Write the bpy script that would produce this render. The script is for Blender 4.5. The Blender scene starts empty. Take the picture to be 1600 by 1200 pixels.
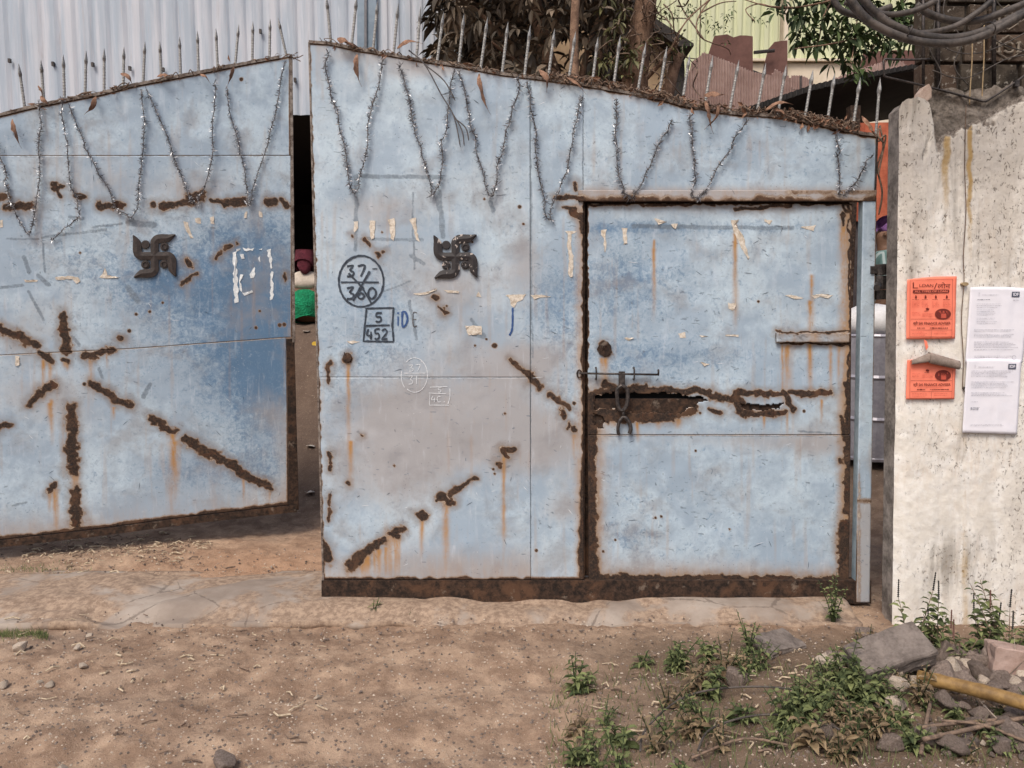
import bpy, math, random
import numpy as np
from mathutils import Vector, Matrix
random.seed(7); rng = np.random.default_rng(7)
S = bpy.context.scene; COL = S.collection
R = math.radians
# ------------------------------------------------------------------ camera
F = 1200.0; CAMZ = 1.55; PITCH = R(5.24)
cam_d = bpy.data.cameras.new('camera'); cam = bpy.data.objects.new('camera', cam_d); COL.objects.link(cam)
cam_d.sensor_width = 36; cam_d.lens = F/1600*36; cam_d.clip_start = .05; cam_d.clip_end = 500
cam.location = (0, 0, CAMZ); cam.rotation_euler = (R(90)-PITCH, 0, 0); S.camera = cam
# ------------------------------------------------------------------ world, sun, exposure
SUN_EL, SUN_AZ = R(52), R(205)      # azimuth clockwise from +Y: behind the camera, to its left
w = bpy.data.worlds.new('World'); S.world = w; w.use_nodes = True
nt = w.node_tree; bg = nt.nodes['Background']; sky = nt.nodes.new('ShaderNodeTexSky')
sky.sky_type = 'NISHITA'; sky.sun_disc = False; sky.sun_elevation = SUN_EL; sky.sun_rotation = SUN_AZ
sky.air_density = 1.0; sky.dust_density = 5.0; sky.ozone_density = 1.0
nt.links.new(sky.outputs[0], bg.inputs[0]); bg.inputs[1].default_value = .13
sd = bpy.data.lights.new('sun', 'SUN'); so = bpy.data.objects.new('sun', sd); COL.objects.link(so)
sd.energy = 1.9; sd.angle = R(24); sd.color = (1, .93, .83)
dv = Vector((math.sin(SUN_AZ)*math.cos(SUN_EL), math.cos(SUN_AZ)*math.cos(SUN_EL), math.sin(SUN_EL)))
so.rotation_euler = dv.to_track_quat('Z', 'Y').to_euler(); so.location = dv*30
S.view_settings.view_transform = 'Standard'; S.view_settings.look = 'None'
S.view_settings.exposure = 0.12; S.view_settings.gamma = 1
S.render.engine = 'CYCLES'

# ------------------------------------------------------------------ geometry helpers
CP, SP = math.cos(PITCH), math.sin(PITCH)
def rayv(px, py):
    a = (px-800)/F; b = (600-py)/F
    return Vector((a, CP+b*SP, -SP+b*CP))
def PD(px, py, Y):
    d = rayv(px, py); t = Y/d.y
    return Vector((d.x*t, Y, CAMZ+d.z*t))
def PG(px, py, z=0.0):
    d = rayv(px, py); t = (z-CAMZ)/d.z
    return Vector((d.x*t, d.y*t, z))
class Plane:
    def __init__(s, p, q):
        s.p = Vector((p[0], p[1], 0)); u = Vector((q[0]-p[0], q[1]-p[1], 0)).normalized()
        s.u = u; s.n = Vector((u.y, -u.x, 0))
    def at(s, px, py, off=0.0):
        d = rayv(px, py); c = Vector((0, 0, CAMZ))
        t = (s.p-c).dot(s.n)/d.dot(s.n)
        return c+d*t+s.n*off
    def arr(s, PX, PY, OFF):
        a = (PX-800)/F; b = (600-PY)/F
        D = np.stack([a, CP+b*SP, -SP+b*CP], -1); n = np.array(s.n)
        t = (np.array(s.p)-np.array([0, 0, CAMZ])).dot(n)/(D@n)
        return np.array([0, 0, CAMZ])+D*t[..., None]+OFF[..., None]*n
LL = Plane((-3.17, 4.75), (-1.50, 5.25))
RL = Plane((-1.0, 3.96), (1.87, 3.96))
WP = Plane((1.5, 3.72), (3.0, 3.72))

def hsh(ix, iy, s):
    h = (ix.astype(np.int64)*374761393+iy.astype(np.int64)*668265263+s*1442695041) & 0x7fffffff
    h = ((h ^ (h >> 13))*1274126177) & 0x7fffffff
    return ((h ^ (h >> 16)) & 0xffff)/65535.0
def vno(x, y, s=0):
    ix = np.floor(x); iy = np.floor(y); fx = x-ix; fy = y-iy
    fx = fx*fx*(3-2*fx); fy = fy*fy*(3-2*fy); ix = ix.astype(int); iy = iy.astype(int)
    return (hsh(ix, iy, s)*(1-fx)+hsh(ix+1, iy, s)*fx)*(1-fy)+(hsh(ix, iy+1, s)*(1-fx)+hsh(ix+1, iy+1, s)*fx)*fy
def fbm(x, y, o=4, s=0):
    r = 0; a = .5; t = 0
    for k in range(o):
        r = r+a*vno(x*2**k+k*17.3, y*2**k+k*9.1, s+k*7); t += a; a *= .55
    return r/t
def sst(a, b, x):
    t = np.clip((x-a)/(b-a), 0, 1); return t*t*(3-2*t)

# ------------------------------------------------------------------ object helpers
def root_of(o):
    while o.parent: o = o.parent
    return o
def tag(o, label=None, cat=None, group=None, kind=None):
    if label: o['label'] = label
    if cat: o['category'] = cat
    if group: o['group'] = group
    if kind: o['kind'] = kind
    return o
def empty(name, loc, label=None, cat=None, group=None):
    o = bpy.data.objects.new(name, None); COL.objects.link(o); o.location = loc; o.empty_display_size = .1
    return tag(o, label, cat, group)
def link(name, me, mat, parent, origin):
    o = bpy.data.objects.new(name, me); COL.objects.link(o)
    if mat is not None: me.materials.append(mat)
    if parent is not None: o.parent = parent
    else: o.location = origin
    return o
def base_of(V):
    V = np.asarray(V); return Vector(((V[:, 0].min()+V[:, 0].max())/2, (V[:, 1].min()+V[:, 1].max())/2, V[:, 2].min()))
def np_mesh(name, V, Q, mat, parent=None, attrs=None, smooth=True):
    V = np.asarray(V, dtype=np.float64); Q = np.asarray(Q)
    org = Vector(root_of(parent).location) if parent is not None else base_of(V)
    me = bpy.data.meshes.new(name); k = Q.shape[1]
    me.vertices.add(len(V)); me.vertices.foreach_set('co', (V-np.array(org)).astype(np.float32).ravel())
    me.loops.add(Q.size); me.loops.foreach_set('vertex_index', Q.astype(np.int32).ravel())
    me.polygons.add(len(Q)); me.polygons.foreach_set('loop_start', np.arange(len(Q), dtype=np.int32)*k)
    try: me.polygons.foreach_set('loop_total', np.full(len(Q), k, dtype=np.int32))
    except Exception: pass
    me.update(calc_edges=True)
    me.polygons.foreach_set('use_smooth', np.full(len(Q), smooth)); 
    for n, a in (attrs or {}).items():
        at = me.attributes.new(n, 'FLOAT', 'POINT'); at.data.foreach_set('value', np.clip(a, 0, 1).astype(np.float32).ravel())
    me.validate()
    return link(name, me, mat, parent, org)
def gridq(nr, nc, keep=None):
    i = np.arange(nr-1)[:, None]*nc+np.arange(nc-1)[None, :]
    q = np.stack([i, i+nc, i+nc+1, i+1], -1).reshape(-1, 4)
    if keep is not None: q = q[keep.reshape(-1)]
    return q
class MB:
    def __init__(s): s.v = []; s.f = []
    def box(s, c, sz, ax=None, jit=0):
        ax = ax or (Vector((1, 0, 0)), Vector((0, 1, 0)), Vector((0, 0, 1))); c = Vector(c); b = len(s.v)
        for dx in (-1, 1):
            for dy in (-1, 1):
                for dz in (-1, 1):
                    p = c+ax[0]*(dx*sz[0]/2)+ax[1]*(dy*sz[1]/2)+ax[2]*(dz*sz[2]/2)
                    if jit: p += Vector([random.uniform(-jit, jit) for _ in range(3)])
                    s.v.append(p)
        for f in ((0, 1, 3, 2), (4, 6, 7, 5), (0, 4, 5, 1), (2, 3, 7, 6), (0, 2, 6, 4), (1, 5, 7, 3)): s.f.append(tuple(b+i for i in f))
        return s
    def hexa(s, fr, n, d):          # front quad (4 points) pushed by -n*d
        b = len(s.v); fr = [Vector(p) for p in fr]
        s.v += fr+[p-n*d for p in fr]
        for f in ((0, 1, 2, 3), (7, 6, 5, 4), (0, 4, 5, 1), (1, 5, 6, 2), (2, 6, 7, 3), (3, 7, 4, 0)): s.f.append(tuple(b+i for i in f))
        return s
    def tube(s, pts, r, n=6, cap=True):
        pts = [Vector(p) for p in pts]; m = len(pts); rr = r if isinstance(r, (list, tuple)) else [r]*m
        b = len(s.v); up = Vector((.13, .31, .94)).normalized(); prev = None
        for i, p in enumerate(pts):
            t = (pts[min(i+1, m-1)]-pts[max(i-1, 0)])
            t = t.normalized() if t.length > 1e-9 else Vector((0, 0, 1))
            if prev is None:
                a = t.cross(up); a = a.normalized() if a.length > 1e-3 else t.cross(Vector((1, 0, 0))).normalized()
            else:
                a = prev-t*prev.dot(t); a = a.normalized() if a.length > 1e-6 else t.orthogonal().normalized()
            prev = a; c = t.cross(a)
            for k in range(n):
                an = 2*math.pi*k/n; s.v.append(p+(a*math.cos(an)+c*math.sin(an))*rr[i])
        for i in range(m-1):
            for k in range(n): s.f.append((b+i*n+k, b+i*n+(k+1) % n, b+(i+1)*n+(k+1) % n, b+(i+1)*n+k))
        if cap:
            s.f.append(tuple(b+k for k in range(n-1, -1, -1))); s.f.append(tuple(b+(m-1)*n+k for k in range(n)))
        return s
    def ribbon(s, pts, wd, n, th=.0):       # flat strip lying in the plane with normal n
        pts = [Vector(p) for p in pts]; m = len(pts); ww = wd if isinstance(wd, (list, tuple)) else [wd]*m; b = len(s.v)
        for i, p in enumerate(pts):
            t = pts[min(i+1, m-1)]-pts[max(i-1, 0)]; t = t.normalized() if t.length > 1e-9 else Vector((1, 0, 0))
            a = t.cross(n).normalized(); s.v.append(p+a*ww[i]/2); s.v.append(p-a*ww[i]/2)
        for i in range(m-1): s.f.append((b+2*i, b+2*i+1, b+2*i+3, b+2*i+2))
        return s
    def prism(s, poly, n, d):               # polygon (points) pushed by -n*d
        poly = [Vector(p) for p in poly]; k = len(poly); b = len(s.v)
        s.v += poly+[p-n*d for p in poly]
        s.f.append(tuple(b+i for i in range(k))); s.f.append(tuple(b+k+i for i in range(k-1, -1, -1)))
        for i in range(k): s.f.append((b+i, b+k+i, b+k+(i+1) % k, b+(i+1) % k))
        return s
    def build(s, name, mat, parent=None, smooth=False, bevel=0, origin=None, subd=0):
        org = Vector(root_of(parent).location) if parent is not None else (Vector(origin) if origin is not None else base_of([tuple(p) for p in s.v]))
        me = bpy.data.meshes.new(name); me.from_pydata([tuple(p-org) for p in s.v], [], s.f); me.validate()
        if smooth: me.polygons.foreach_set('use_smooth', [True]*len(me.polygons))
        o = link(name, me, mat, parent, org)
        if bevel: b = o.modifiers.new('b', 'BEVEL'); b.width = bevel; b.segments = 2; b.limit_method = 'ANGLE'
        if subd: b = o.modifiers.new('s', 'SUBSURF'); b.levels = b.render_levels = subd
        return o
def smoothpath(pts, k=6):
    pts = [Vector(p) for p in pts]; out = []
    for i in range(len(pts)-1):
        a = pts[max(i-1, 0)]; b = pts[i]; c = pts[i+1]; d = pts[min(i+2, len(pts)-1)]
        for j in range(k):
            t = j/k; out.append(.5*((2*b)+(c-a)*t+(2*a-5*b+4*c-d)*t*t+(3*b-a-3*c+d)*t**3))
    out.append(pts[-1]); return out

# ------------------------------------------------------------------ material helpers
class NT:
    def __init__(s, name):
        s.m = bpy.data.materials.new(name); s.m.use_nodes = True; s.t = s.m.node_tree
        s.p = s.t.nodes['Principled BSDF']; s.co = s.t.nodes.new('ShaderNodeTexCoord').outputs['Object']
    def inp(s, n, i, v):
        if v is None: return
        if hasattr(v, 'is_linked') or hasattr(v, 'links'): s.t.links.new(v, n.inputs[i])
        elif isinstance(v, (tuple, list)) and len(v) == 3 and n.inputs[i].type == 'RGBA': n.inputs[i].default_value = (*v, 1)
        else: n.inputs[i].default_value = v
    def mp(s, scale, co=None):
        n = s.t.nodes.new('ShaderNodeMapping'); s.inp(n, 0, co or s.co); n.inputs['Scale'].default_value = scale; return n.outputs[0]
    def noise(s, scale, det=5, rough=.6, dist=0, co=None):
        n = s.t.nodes.new('ShaderNodeTexNoise'); s.inp(n, 'Vector', co or s.co)
        n.inputs['Scale'].default_value = scale; n.inputs['Detail'].default_value = det; n.inputs['Roughness'].default_value = rough; n.inputs['Distortion'].default_value = dist
        return n.outputs[0]
    def vor(s, scale, feat='F1', co=None, out=0):
        n = s.t.nodes.new('ShaderNodeTexVoronoi'); n.feature = feat; s.inp(n, 'Vector', co or s.co); n.inputs['Scale'].default_value = scale; return n.outputs[out]
    def ma(s, op, a, b=0.0, c=None, clamp=False):
        n = s.t.nodes.new('ShaderNodeMath'); n.operation = op; n.use_clamp = clamp; s.inp(n, 0, a); s.inp(n, 1, b)
        if c is not None: s.inp(n, 2, c)
        return n.outputs[0]
    def ss(s, x, a, b, lo=0.0, hi=1.0):
        n = s.t.nodes.new('ShaderNodeMapRange'); n.interpolation_type = 'SMOOTHSTEP'; s.inp(n, 0, x)
        n.inputs[1].default_value = a; n.inputs[2].default_value = b; n.inputs[3].default_value = lo; n.inputs[4].default_value = hi
        return n.outputs[0]
    def mix(s, f, a, b, mode='MIX'):
        n = s.t.nodes.new('ShaderNodeMix'); n.data_type = 'RGBA'; n.blend_type = mode; n.clamp_factor = True
        s.inp(n, 0, f); s.inp(n, 6, a); s.inp(n, 7, b); return n.outputs[2]
    def attr(s, name):
        n = s.t.nodes.new('ShaderNodeAttribute'); n.attribute_name = name; return n.outputs['Fac']
    def rnd(s):
        n = s.t.nodes.new('ShaderNodeObjectInfo'); return n.outputs['Random']
    def bump(s, h, st=.3, dist=.005, prev=None):
        n = s.t.nodes.new('ShaderNodeBump'); n.inputs['Strength'].default_value = st; n.inputs['Distance'].default_value = dist
        s.inp(n, 'Height', h)
        if prev: s.inp(n, 'Normal', prev)
        return n.outputs[0]
    def out(s, col, rough=.6, metal=0, nor=None, spec=.5):
        s.inp(s.p, 'Base Color', col); s.inp(s.p, 'Roughness', rough); s.inp(s.p, 'Metallic', metal); s.p.inputs['Specular IOR Level'].default_value = spec
        if nor is not None: s.inp(s.p, 'Normal', nor)
        return s.m
def simple(name, a, b, sc=20, rough=.7, bump=.3, metal=0, dist=.003, spec=.4, rndv=0):
    t = NT(name); n = t.noise(sc, 6, .65); n2 = t.noise(sc*6, 4, .6)
    f = t.ss(t.ma('ADD', t.ma('MULTIPLY', n, .7), t.ma('MULTIPLY', n2, .3)), .35, .65)
    c = t.mix(f, a, b)
    if rndv:
        c = t.mix(t.ma('MULTIPLY', t.rnd(), rndv), c, tuple(x*.35 for x in a))
    return t.out(c, rough, metal, t.bump(n2, bump, dist), spec)

def gate_material():
    t = NT('painted_rusty_steel')
    rust, drip, tone, dust, dark, halo = (t.attr(k) for k in ('rust', 'drip', 'tone', 'dust', 'dark', 'halo'))
    n1 = t.noise(2.2, 6, .6); n2 = t.noise(15, 7, .7, .5); n3 = t.noise(75, 5, .7); n4 = t.noise(260, 3, .6); n5 = t.noise(36, 6, .72, 1.0)
    sv = t.noise(1, 5, .62, .6, t.mp((34, 34, 5))); sh = t.noise(1, 5, .6, .8, t.mp((7, 7, 42)))
    def c(x, k): return t.ma('MULTIPLY', t.ma('SUBTRACT', x, .5), k)
    def add(*a):
        r = a[0]
        for x in a[1:]: r = t.ma('ADD', r, x)
        return r
    # faded over-coat, the older deeper blue shows where it has worn through
    f = t.ss(add(tone, c(n1, .9), c(n2, 1.3), c(n5, 1.2), c(n3, .5)), .12, .92)
    lite = t.mix(t.ss(add(n1, c(n2, .5)), .38, .64), (.325, .415, .515), (.50, .61, .70))
    col = t.mix(f, lite, (.10, .19, .315))
    col = t.mix(t.ss(add(n5, c(n3, .6)), .60, .72, 0, .6), col, (.20, .30, .43))
    col = t.mix(t.ss(add(dust, c(n1, .9), c(n2, .7), c(sv, .4)), .10, 1.0, 0, .95), col, (.36, .355, .37))
    col = t.mix(t.ss(sv, .54, .8, 0, .4), col, (.60, .66, .74))
    col = t.mix(t.ss(sh, .6, .8, 0, .3), col, (.25, .32, .41))
    col = t.mix(t.ss(n2, .60, .78, 0, .5), col, (.56, .63, .72))
    nb = t.noise(4.5, 6, .62, .3); col = t.mix(t.ss(nb, .48, .72, 0, .6), col, (.25, .25, .27))
    col = t.mix(t.ss(add(dark, c(n3, .8), c(n2, .6)), .35, .9, 0, .8), col, (.13, .165, .205))
    vv = t.vor(62); ch = t.ma('MULTIPLY', t.ss(vv, .16, .07), t.ss(t.noise(8, 3, .6), .54, .64))
    col = t.mix(t.ma('MULTIPLY', ch, .85), col, (.05, .05, .055))
    vw = t.vor(48, 'F1', t.mp((1.3, 1, .8))); cw = t.ma('MULTIPLY', t.ss(vw, .13, .06), t.ss(t.noise(6, 3, .6), .56, .66)); col = t.mix(t.ma('MULTIPLY', cw, .7), col, (.72, .74, .76))
    col = t.mix(t.ss(add(halo, c(n2, .5), c(n3, .25)), .1, 1.0, 0, .88), col, (.185, .145, .12))
    ochre = t.mix(n3, (.33, .15, .04), (.45, .27, .11))
    dm = t.ma('MULTIPLY', t.ma('POWER', drip, .9), t.ss(add(sv, c(n3, .4)), .28, .62, .45, 1.0))
    col = t.mix(t.ma('MULTIPLY', dm, 1.1, None, True), col, ochre)
    n6 = t.noise(9, 5, .65, .8); rr = add(rust, c(n3, .34), c(n5, .5), c(n2, .35), c(n6, .35))
    col = t.mix(t.ss(rr, .10, .50, 0, .85), col, t.mix(n6, (.20, .115, .06), (.27, .20, .145)))
    pale = t.ma('MULTIPLY', t.ss(rr, .36, .42), t.ss(rr, .52, .46)); col = t.mix(t.ma('MULTIPLY', pale, t.ss(n2, .45, .6, 0, .7)), col, (.50, .44, .37))
    rc = t.mix(t.ss(n3, .38, .66), (.015, .010, .008), (.058, .033, .022)); rc = t.mix(t.ss(n4, .56, .72, 0, .5), rc, (.15, .085, .05)); rc = t.mix(t.ss(n2, .52, .68, 0, .6), rc, (.10, .040, .020)); rc = t.mix(t.ss(n5, .62, .7, 0, .5), rc, (.20, .155, .12)); rc = t.mix(t.ss(n5, .42, .34, 0, .8), rc, (.012, .009, .008))
    rc = t.mix(t.ss(n6, .50, .66, 0, .75), rc, (.105, .056, .032)); rc = t.mix(t.ss(rr, .85, .5, 0, .6), rc, (.15, .075, .036)); rf = t.ss(rr, .44, .66)
    col = t.mix(rf, col, rc)
    ro = t.ma('ADD', t.ma('MULTIPLY', rf, .4), t.ma('ADD', .36, t.ma('MULTIPLY', n2, .25)))
    h = t.ma('ADD', t.ma('MULTIPLY', t.ma('MULTIPLY', n3, rf), .9), t.ma('MULTIPLY', n2, .15))
    h = t.ma('SUBTRACT', h, t.ma('MULTIPLY', rf, .35))
    h = t.ma('SUBTRACT', h, t.ma('MULTIPLY', t.ma('MULTIPLY', ch, 1), .3))
    return t.out(col, ro, 0, t.bump(h, .6, .004), .45)
M = {}
M['gate'] = gate_material()
t = NT('rusted_steel'); a1 = t.noise(5, 6, .65, .4); a2 = t.noise(40, 6, .7); a3 = t.noise(14, 5, .65)
c = t.mix(t.ss(a2, .36, .66), (.016, .011, .009), (.065, .038, .026)); c = t.mix(t.ss(a1, .5, .66, 0, .7), c, (.12, .062, .036)); c = t.mix(t.ss(a3, .60, .70, 0, .6), c, (.22, .175, .14)); c = t.mix(t.ss(a3, .42, .34, 0, .7), c, (.02, .015, .013))
M['rust'] = t.out(c, .9, 0, t.bump(a2, .6, .003), .3)
M['rustpale'] = simple('rusty_pale_paint', (.06, .038, .028), (.30, .26, .23), 22, .8, .6, 0, .004)
M['post'] = simple('blue_grey_paint', (.20, .27, .32), (.36, .45, .51), 7, .5, .3)
M['spike'] = simple('grey_spike_steel', (.16, .155, .15), (.46, .46, .45), 60, .5, .5, .25, .003)
M['iron'] = simple('dark_iron', (.03, .027, .027), (.10, .085, .08), 60, .5, .4, .5)
M['emblem_brown'] = simple('dark_brown_emblem', (.022, .018, .017), (.055, .040, .036), 60, .55, .4)
t = NT('flaking_black_emblem'); n = t.noise(38, 3, .5, .8); f = t.ss(n, .60, .63)
M['emblem_black'] = t.out(t.mix(f, (.022, .018, .02), (.42, .37, .34)), .6, 0, t.bump(n, .4, .003))
t = NT('tinsel'); M['tinsel'] = t.out(t.mix(t.attr('v'), (.13, .13, .145), (.74, .75, .78)), .42, .7, None, .5)
M['dryleaf'] = simple('dry_leaf', (.13, .065, .04), (.36, .21, .14), 40, .8, .4)
M['twig'] = simple('dry_twig', (.10, .07, .055), (.26, .18, .13), 40, .9, .5)
M['darktwig'] = simple('dark_twig', (.07, .065, .07), (.14, .13, .13), 40, .9, .5)
M['paper_old'] = simple('old_paper', (.45, .38, .30), (.72, .67, .60), 60, .9, .3)
M['paper_white'] = simple('white_paste', (.62, .68, .72), (.85, .87, .88), 80, .8, .2)
M['marker'] = simple('black_marker', (.012, .018, .03), (.05, .07, .10), 90, .6, .1)
M['bluepen'] = simple('blue_marker', (.02, .06, .20), (.05, .11, .27), 90, .6, .1)
M['chalk'] = simple('white_chalk', (.55, .6, .65), (.85, .87, .9), 160, .9, .1)
M['cable'] = simple('black_cable', (.026, .023, .022), (.12, .10, .088), 9, .6, .4)
M['wire'] = simple('yellow_wire', (.25, .17, .09), (.45, .34, .2), 30, .6, .2)
M['dark'] = simple('painted_shade_interior', (.012, .012, .014), (.02, .018, .018), 5, .9, .1)  # near black colour standing in for shade inside openings
M['stone'] = simple('rubble_stone', (.15, .115, .095), (.34, .27, .235), 12, .9, .8, 0, .006, .3, .5)
M['stonepale'] = simple('pale_stone', (.34, .27, .21), (.58, .50, .42), 18, .9, .6, 0, .004, .3, .3)
M['litter'] = simple('pale_litter', (.42, .36, .30), (.72, .68, .62), 40, .8, .3)

# ------------------------------------------------------------------ ground
def gz(X, Y):
    Ye = Y+np.clip((X-2.0)/.8, 0, 1)*1.0
    b = np.interp(Ye, [5.6, 6.3, 7, 8, 8.05, 8.5, 8.55, 10, 60], [0, .10, .325, .66, 1.0, 1.10, 1.27, 1.475, 1.5])
    return b
def gheight(X, Y):
    h = gz(X, Y)
    near = (fbm(X*1.3, Y*1.3, 4, 3)-.5)*.05+(fbm(X*9, Y*9, 4, 5)-.5)*.030+(fbm(X*28, Y*28, 3, 8)-.5)*.016
    near = near-.028*np.exp(-((Y-3.15-.10*np.sin(X*1.1))/.10)**2)*(.6+.4*fbm(X*6, Y*6, 3, 71))-.022*np.exp(-((Y-2.62-.10*np.sin(X*1.1+.6))/.09)**2)
    rub = np.clip((X-.35)/.7, 0, 1)*np.clip((3.45-Y)/.4, 0, 1)       # rubbly bank at the foot of the wall
    return h+near+rub*(.02+.07*fbm(X*4, Y*4, 3, 11))
def axis(lo, hi, fine_lo, fine_hi, st, g=1.18):
    a = list(np.arange(fine_lo, fine_hi+1e-6, st)); s = st
    while a[-1] < hi: s *= g; a.append(a[-1]+s)
    s = st
    while a[0] > lo: s *= g; a.insert(0, a[0]-s)
    return np.array(a)
xs = axis(-160, 160, -3.3, 3.0, .014); ys = axis(-60, 200, 2.3, 6.2, .014, 1.12)
GX, GY = np.meshgrid(xs, ys); GZ = gheight(GX, GY)
apr = np.exp(-((GY-4.1)/.55)**4)*sst(1.9, 1.4, GX)
GZ = GZ-apr*.020
t = NT('dirt_ground'); n1 = t.noise(.9, 6, .6); n2 = t.noise(7, 7, .65); n3 = t.noise(50, 5, .7); n4 = t.noise(180, 3, .6)
c = t.mix(t.ss(n2, .35, .68), (.235, .155, .108), (.44, .315, .225))
c = t.mix(t.ss(n1, .5, .68, 0, .6), c, (.31, .23, .175))
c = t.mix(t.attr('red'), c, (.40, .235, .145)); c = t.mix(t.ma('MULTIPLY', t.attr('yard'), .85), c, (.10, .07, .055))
c = t.mix(t.attr('humus'), c, t.mix(n2, (.075, .055, .038), (.20, .14, .10)))
c = t.mix(t.ss(n3, .6, .72, 0, .7), c, (.50, .40, .31)); c = t.mix(t.ss(n3, .42, .32, 0, .7), c, (.17, .11, .075)); c = t.mix(t.ss(n4, .62, .7, 0, .5), c, (.58, .49, .40))
M['dirt'] = t.out(c, .95, 0, t.bump(t.ma('ADD', n3, t.ma('MULTIPLY', n4, .5)), .8, .012), .2)
red = np.exp(-((GX+1.5)/.8)**2-((GY-4.6)/.5)**2)*.7
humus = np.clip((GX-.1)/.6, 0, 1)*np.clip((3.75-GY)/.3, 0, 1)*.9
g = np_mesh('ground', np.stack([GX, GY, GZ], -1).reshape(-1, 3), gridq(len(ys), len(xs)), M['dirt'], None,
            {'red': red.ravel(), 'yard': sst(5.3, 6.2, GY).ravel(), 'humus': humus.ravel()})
tag(g, kind='structure')
# concrete apron in front of the gate (dirt drifts over its edges)
t = NT('worn_concrete'); n1 = t.noise(3, 6, .6); n2 = t.noise(30, 6, .7)
c = t.mix(t.ss(n1, .35, .65), (.25, .20, .165), (.37, .315, .27)); c = t.mix(t.ss(n2, .55, .7, 0, .5), c, (.25, .20, .17)); ed = t.vor(1.7, 'DISTANCE_TO_EDGE', t.mp((1, 1, 0))); c = t.mix(t.ss(t.ma('ADD', ed, t.ma('MULTIPLY', t.ma('SUBTRACT', n2, .5), .05)), .010, .002, 0, .6), c, (.11, .085, .07)); n7 = t.noise(2.2, 6, .65, .3); n8 = t.noise(50, 5, .7); dt = t.mix(t.ss(n2, .35, .68), (.21, .145, .105), (.40, .295, .215)); dt = t.mix(t.ss(n8, .6, .72, 0, .7), dt, (.50, .40, .31)); dt = t.mix(t.ss(n8, .42, .32, 0, .7), dt, (.15, .10, .07)); c = t.mix(t.ss(n7, .44, .54, 0, .95), c, dt)
M['concrete'] = t.out(c, .9, 0, t.bump(n2, .5, .004), .25)
ax_ = np.linspace(-4.2, 1.75, 260); ay_ = np.linspace(3.72, 4.52, 60); AX, AY = np.meshgrid(ax_, ay_)
AY = AY+(fbm(AX*2, AX*0+1, 3, 2)-.5)*.12*(2*(AY-3.72)/.8-1); AZ = .004+(fbm(AX*3, AY*3, 4, 22)-.5)*.016-.03*sst(.50, .62, fbm(AX*1.1, AY*1.6, 4, 57))-.045*sst(.14, 0, AY-3.72+(fbm(AX*2.3, AX*0, 4, 91)-.5)*.22)-.05*sst(.16, 0, 4.52-AY+(fbm(AX*2.1, AX*0, 4, 95)-.5)*.25)-.03*sst(-2.2, -3.4, AX)
ap = np_mesh('concrete_apron', np.stack([AX, AY, AZ], -1).reshape(-1, 3), gridq(60, 260), M['concrete']); tag(ap, kind='structure')
m = ap.modifiers.new('s', 'SOLIDIFY'); m.thickness = .05; m.offset = -1

# ------------------------------------------------------------------ gate masks, all in the plane of each leaf
L_SEG = [(-120,470,-60,500,8),(-60,500,-10,520,7),(0,513,57,541,7),(62,552,80,562,5),(98,487,101,515,5),(100,515,104,548,8),(101,563,104,564,4),(133,557,150,558,5),(140,556,173,546,6),
 (80,602,62,614,7),(62,614,45,632,5),(143,598,165,610,5),(165,610,180,622,6),(180,625,205,634,6),(236,655,255,665,6),(255,667,273,674,6),(290,688,318,702,7),(318,702,345,718,7),
 (352,722,385,742,7),(385,742,422,761,6),(-5,667,14,664,6),(113,635,112,690,8),(113,690,115,738,9),(117,768,121,815,9),(80,760,86,759,4),(78,765,78,768,4),
 (8,322,48,322,6),(155,322,190,322,6),(237,321,239,321,4),(252,321,275,321,5),(275,320,298,317,5),(300,312,316,308,9),(332,316,352,317,4),(352,317,380,315,6),(420,316,428,316,6),(438,314,446,320,5),
 (-2,306,12,308,4),(84,286,92,296,3),(92,297,96,305,3),(84,294,100,291,2.5),(120,306,133,309,4),(-80,318,-30,318,6),(291,411,294,413,6),(286,442,305,429,4),(336,405,346,396,3),(352,391,360,385,3),(369,380,370,381,2),
 (187,528,190,528,4),(447,430,448,436,3),(-200,600,-150,640,8),(-250,560,-200,540,8)]
L_DOT = [(202,517,3),(213,491,2.5),(234,487,2.5),(400,512,2.5),(437,508,3),(444,507,3),(406,486,2),(254,473,2),(89,603,2),(132,600,3),(250,669,2),(125,395,2),(377,124,3)]
L_DRIP = [(68,563,625,3),(79,563,610,2.5),(81,625,690,3),(88,765,845,4),(141,562,600,2.5),(68,563,600,2.5),(78,563,598,2.5),(79,630,662,5),(141,562,592,2),(168,553,575,1.5),(270,677,720,5),(178,636,655,2),(87,765,835,5),(78,765,800,3),(118,738,770,6),(116,815,838,8),(381,750,790,2),(422,765,785,2),(102,566,575,3),(105,567,580,2),
 (272,690,800,7)]
R_SEG = [(800,567,822,583,4),(822,583,845,603,6),(861,617,874,624,5),(874,625,888,636,4),(877,643,880,652,5),(889,664,891,668,2.5),(898,671,899,674,2.5),(782,702,803,703,4),(785,707,790,712,4),(778,724,782,728,3),
 (690,778,705,784,8),(705,772,722,758,5),(722,758,742,748,3),(684,784,690,780,2),(655,802,662,806,6),(608,833,630,828,6),(612,836,622,840,4),(547,884,570,866,8),(570,866,597,845,7),(515,706,516,722,2.5),(516,728,516,736,2),
 (513,775,514,790,2),(514,796,515,812,2),(503,850,513,872,9),(541,560,545,560,6),(515,566,515,580,3),(514,582,513,600,2),(571,374,577,384,3),(589,396,591,402,4),(598,393,598,394,2),(679,462,684,468,3),(686,480,700,492,1),
 (899,285,901,296,3),(868,308,885,309,3),(888,308,912,309,3),(880,322,898,326,3),(895,330,910,342,5),(905,345,911,365,3),(549,369,551,370,1.5),(563,680,565,682,1.5),(795,562,796,563,2.5),(545,753,545,756,3)]
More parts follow.
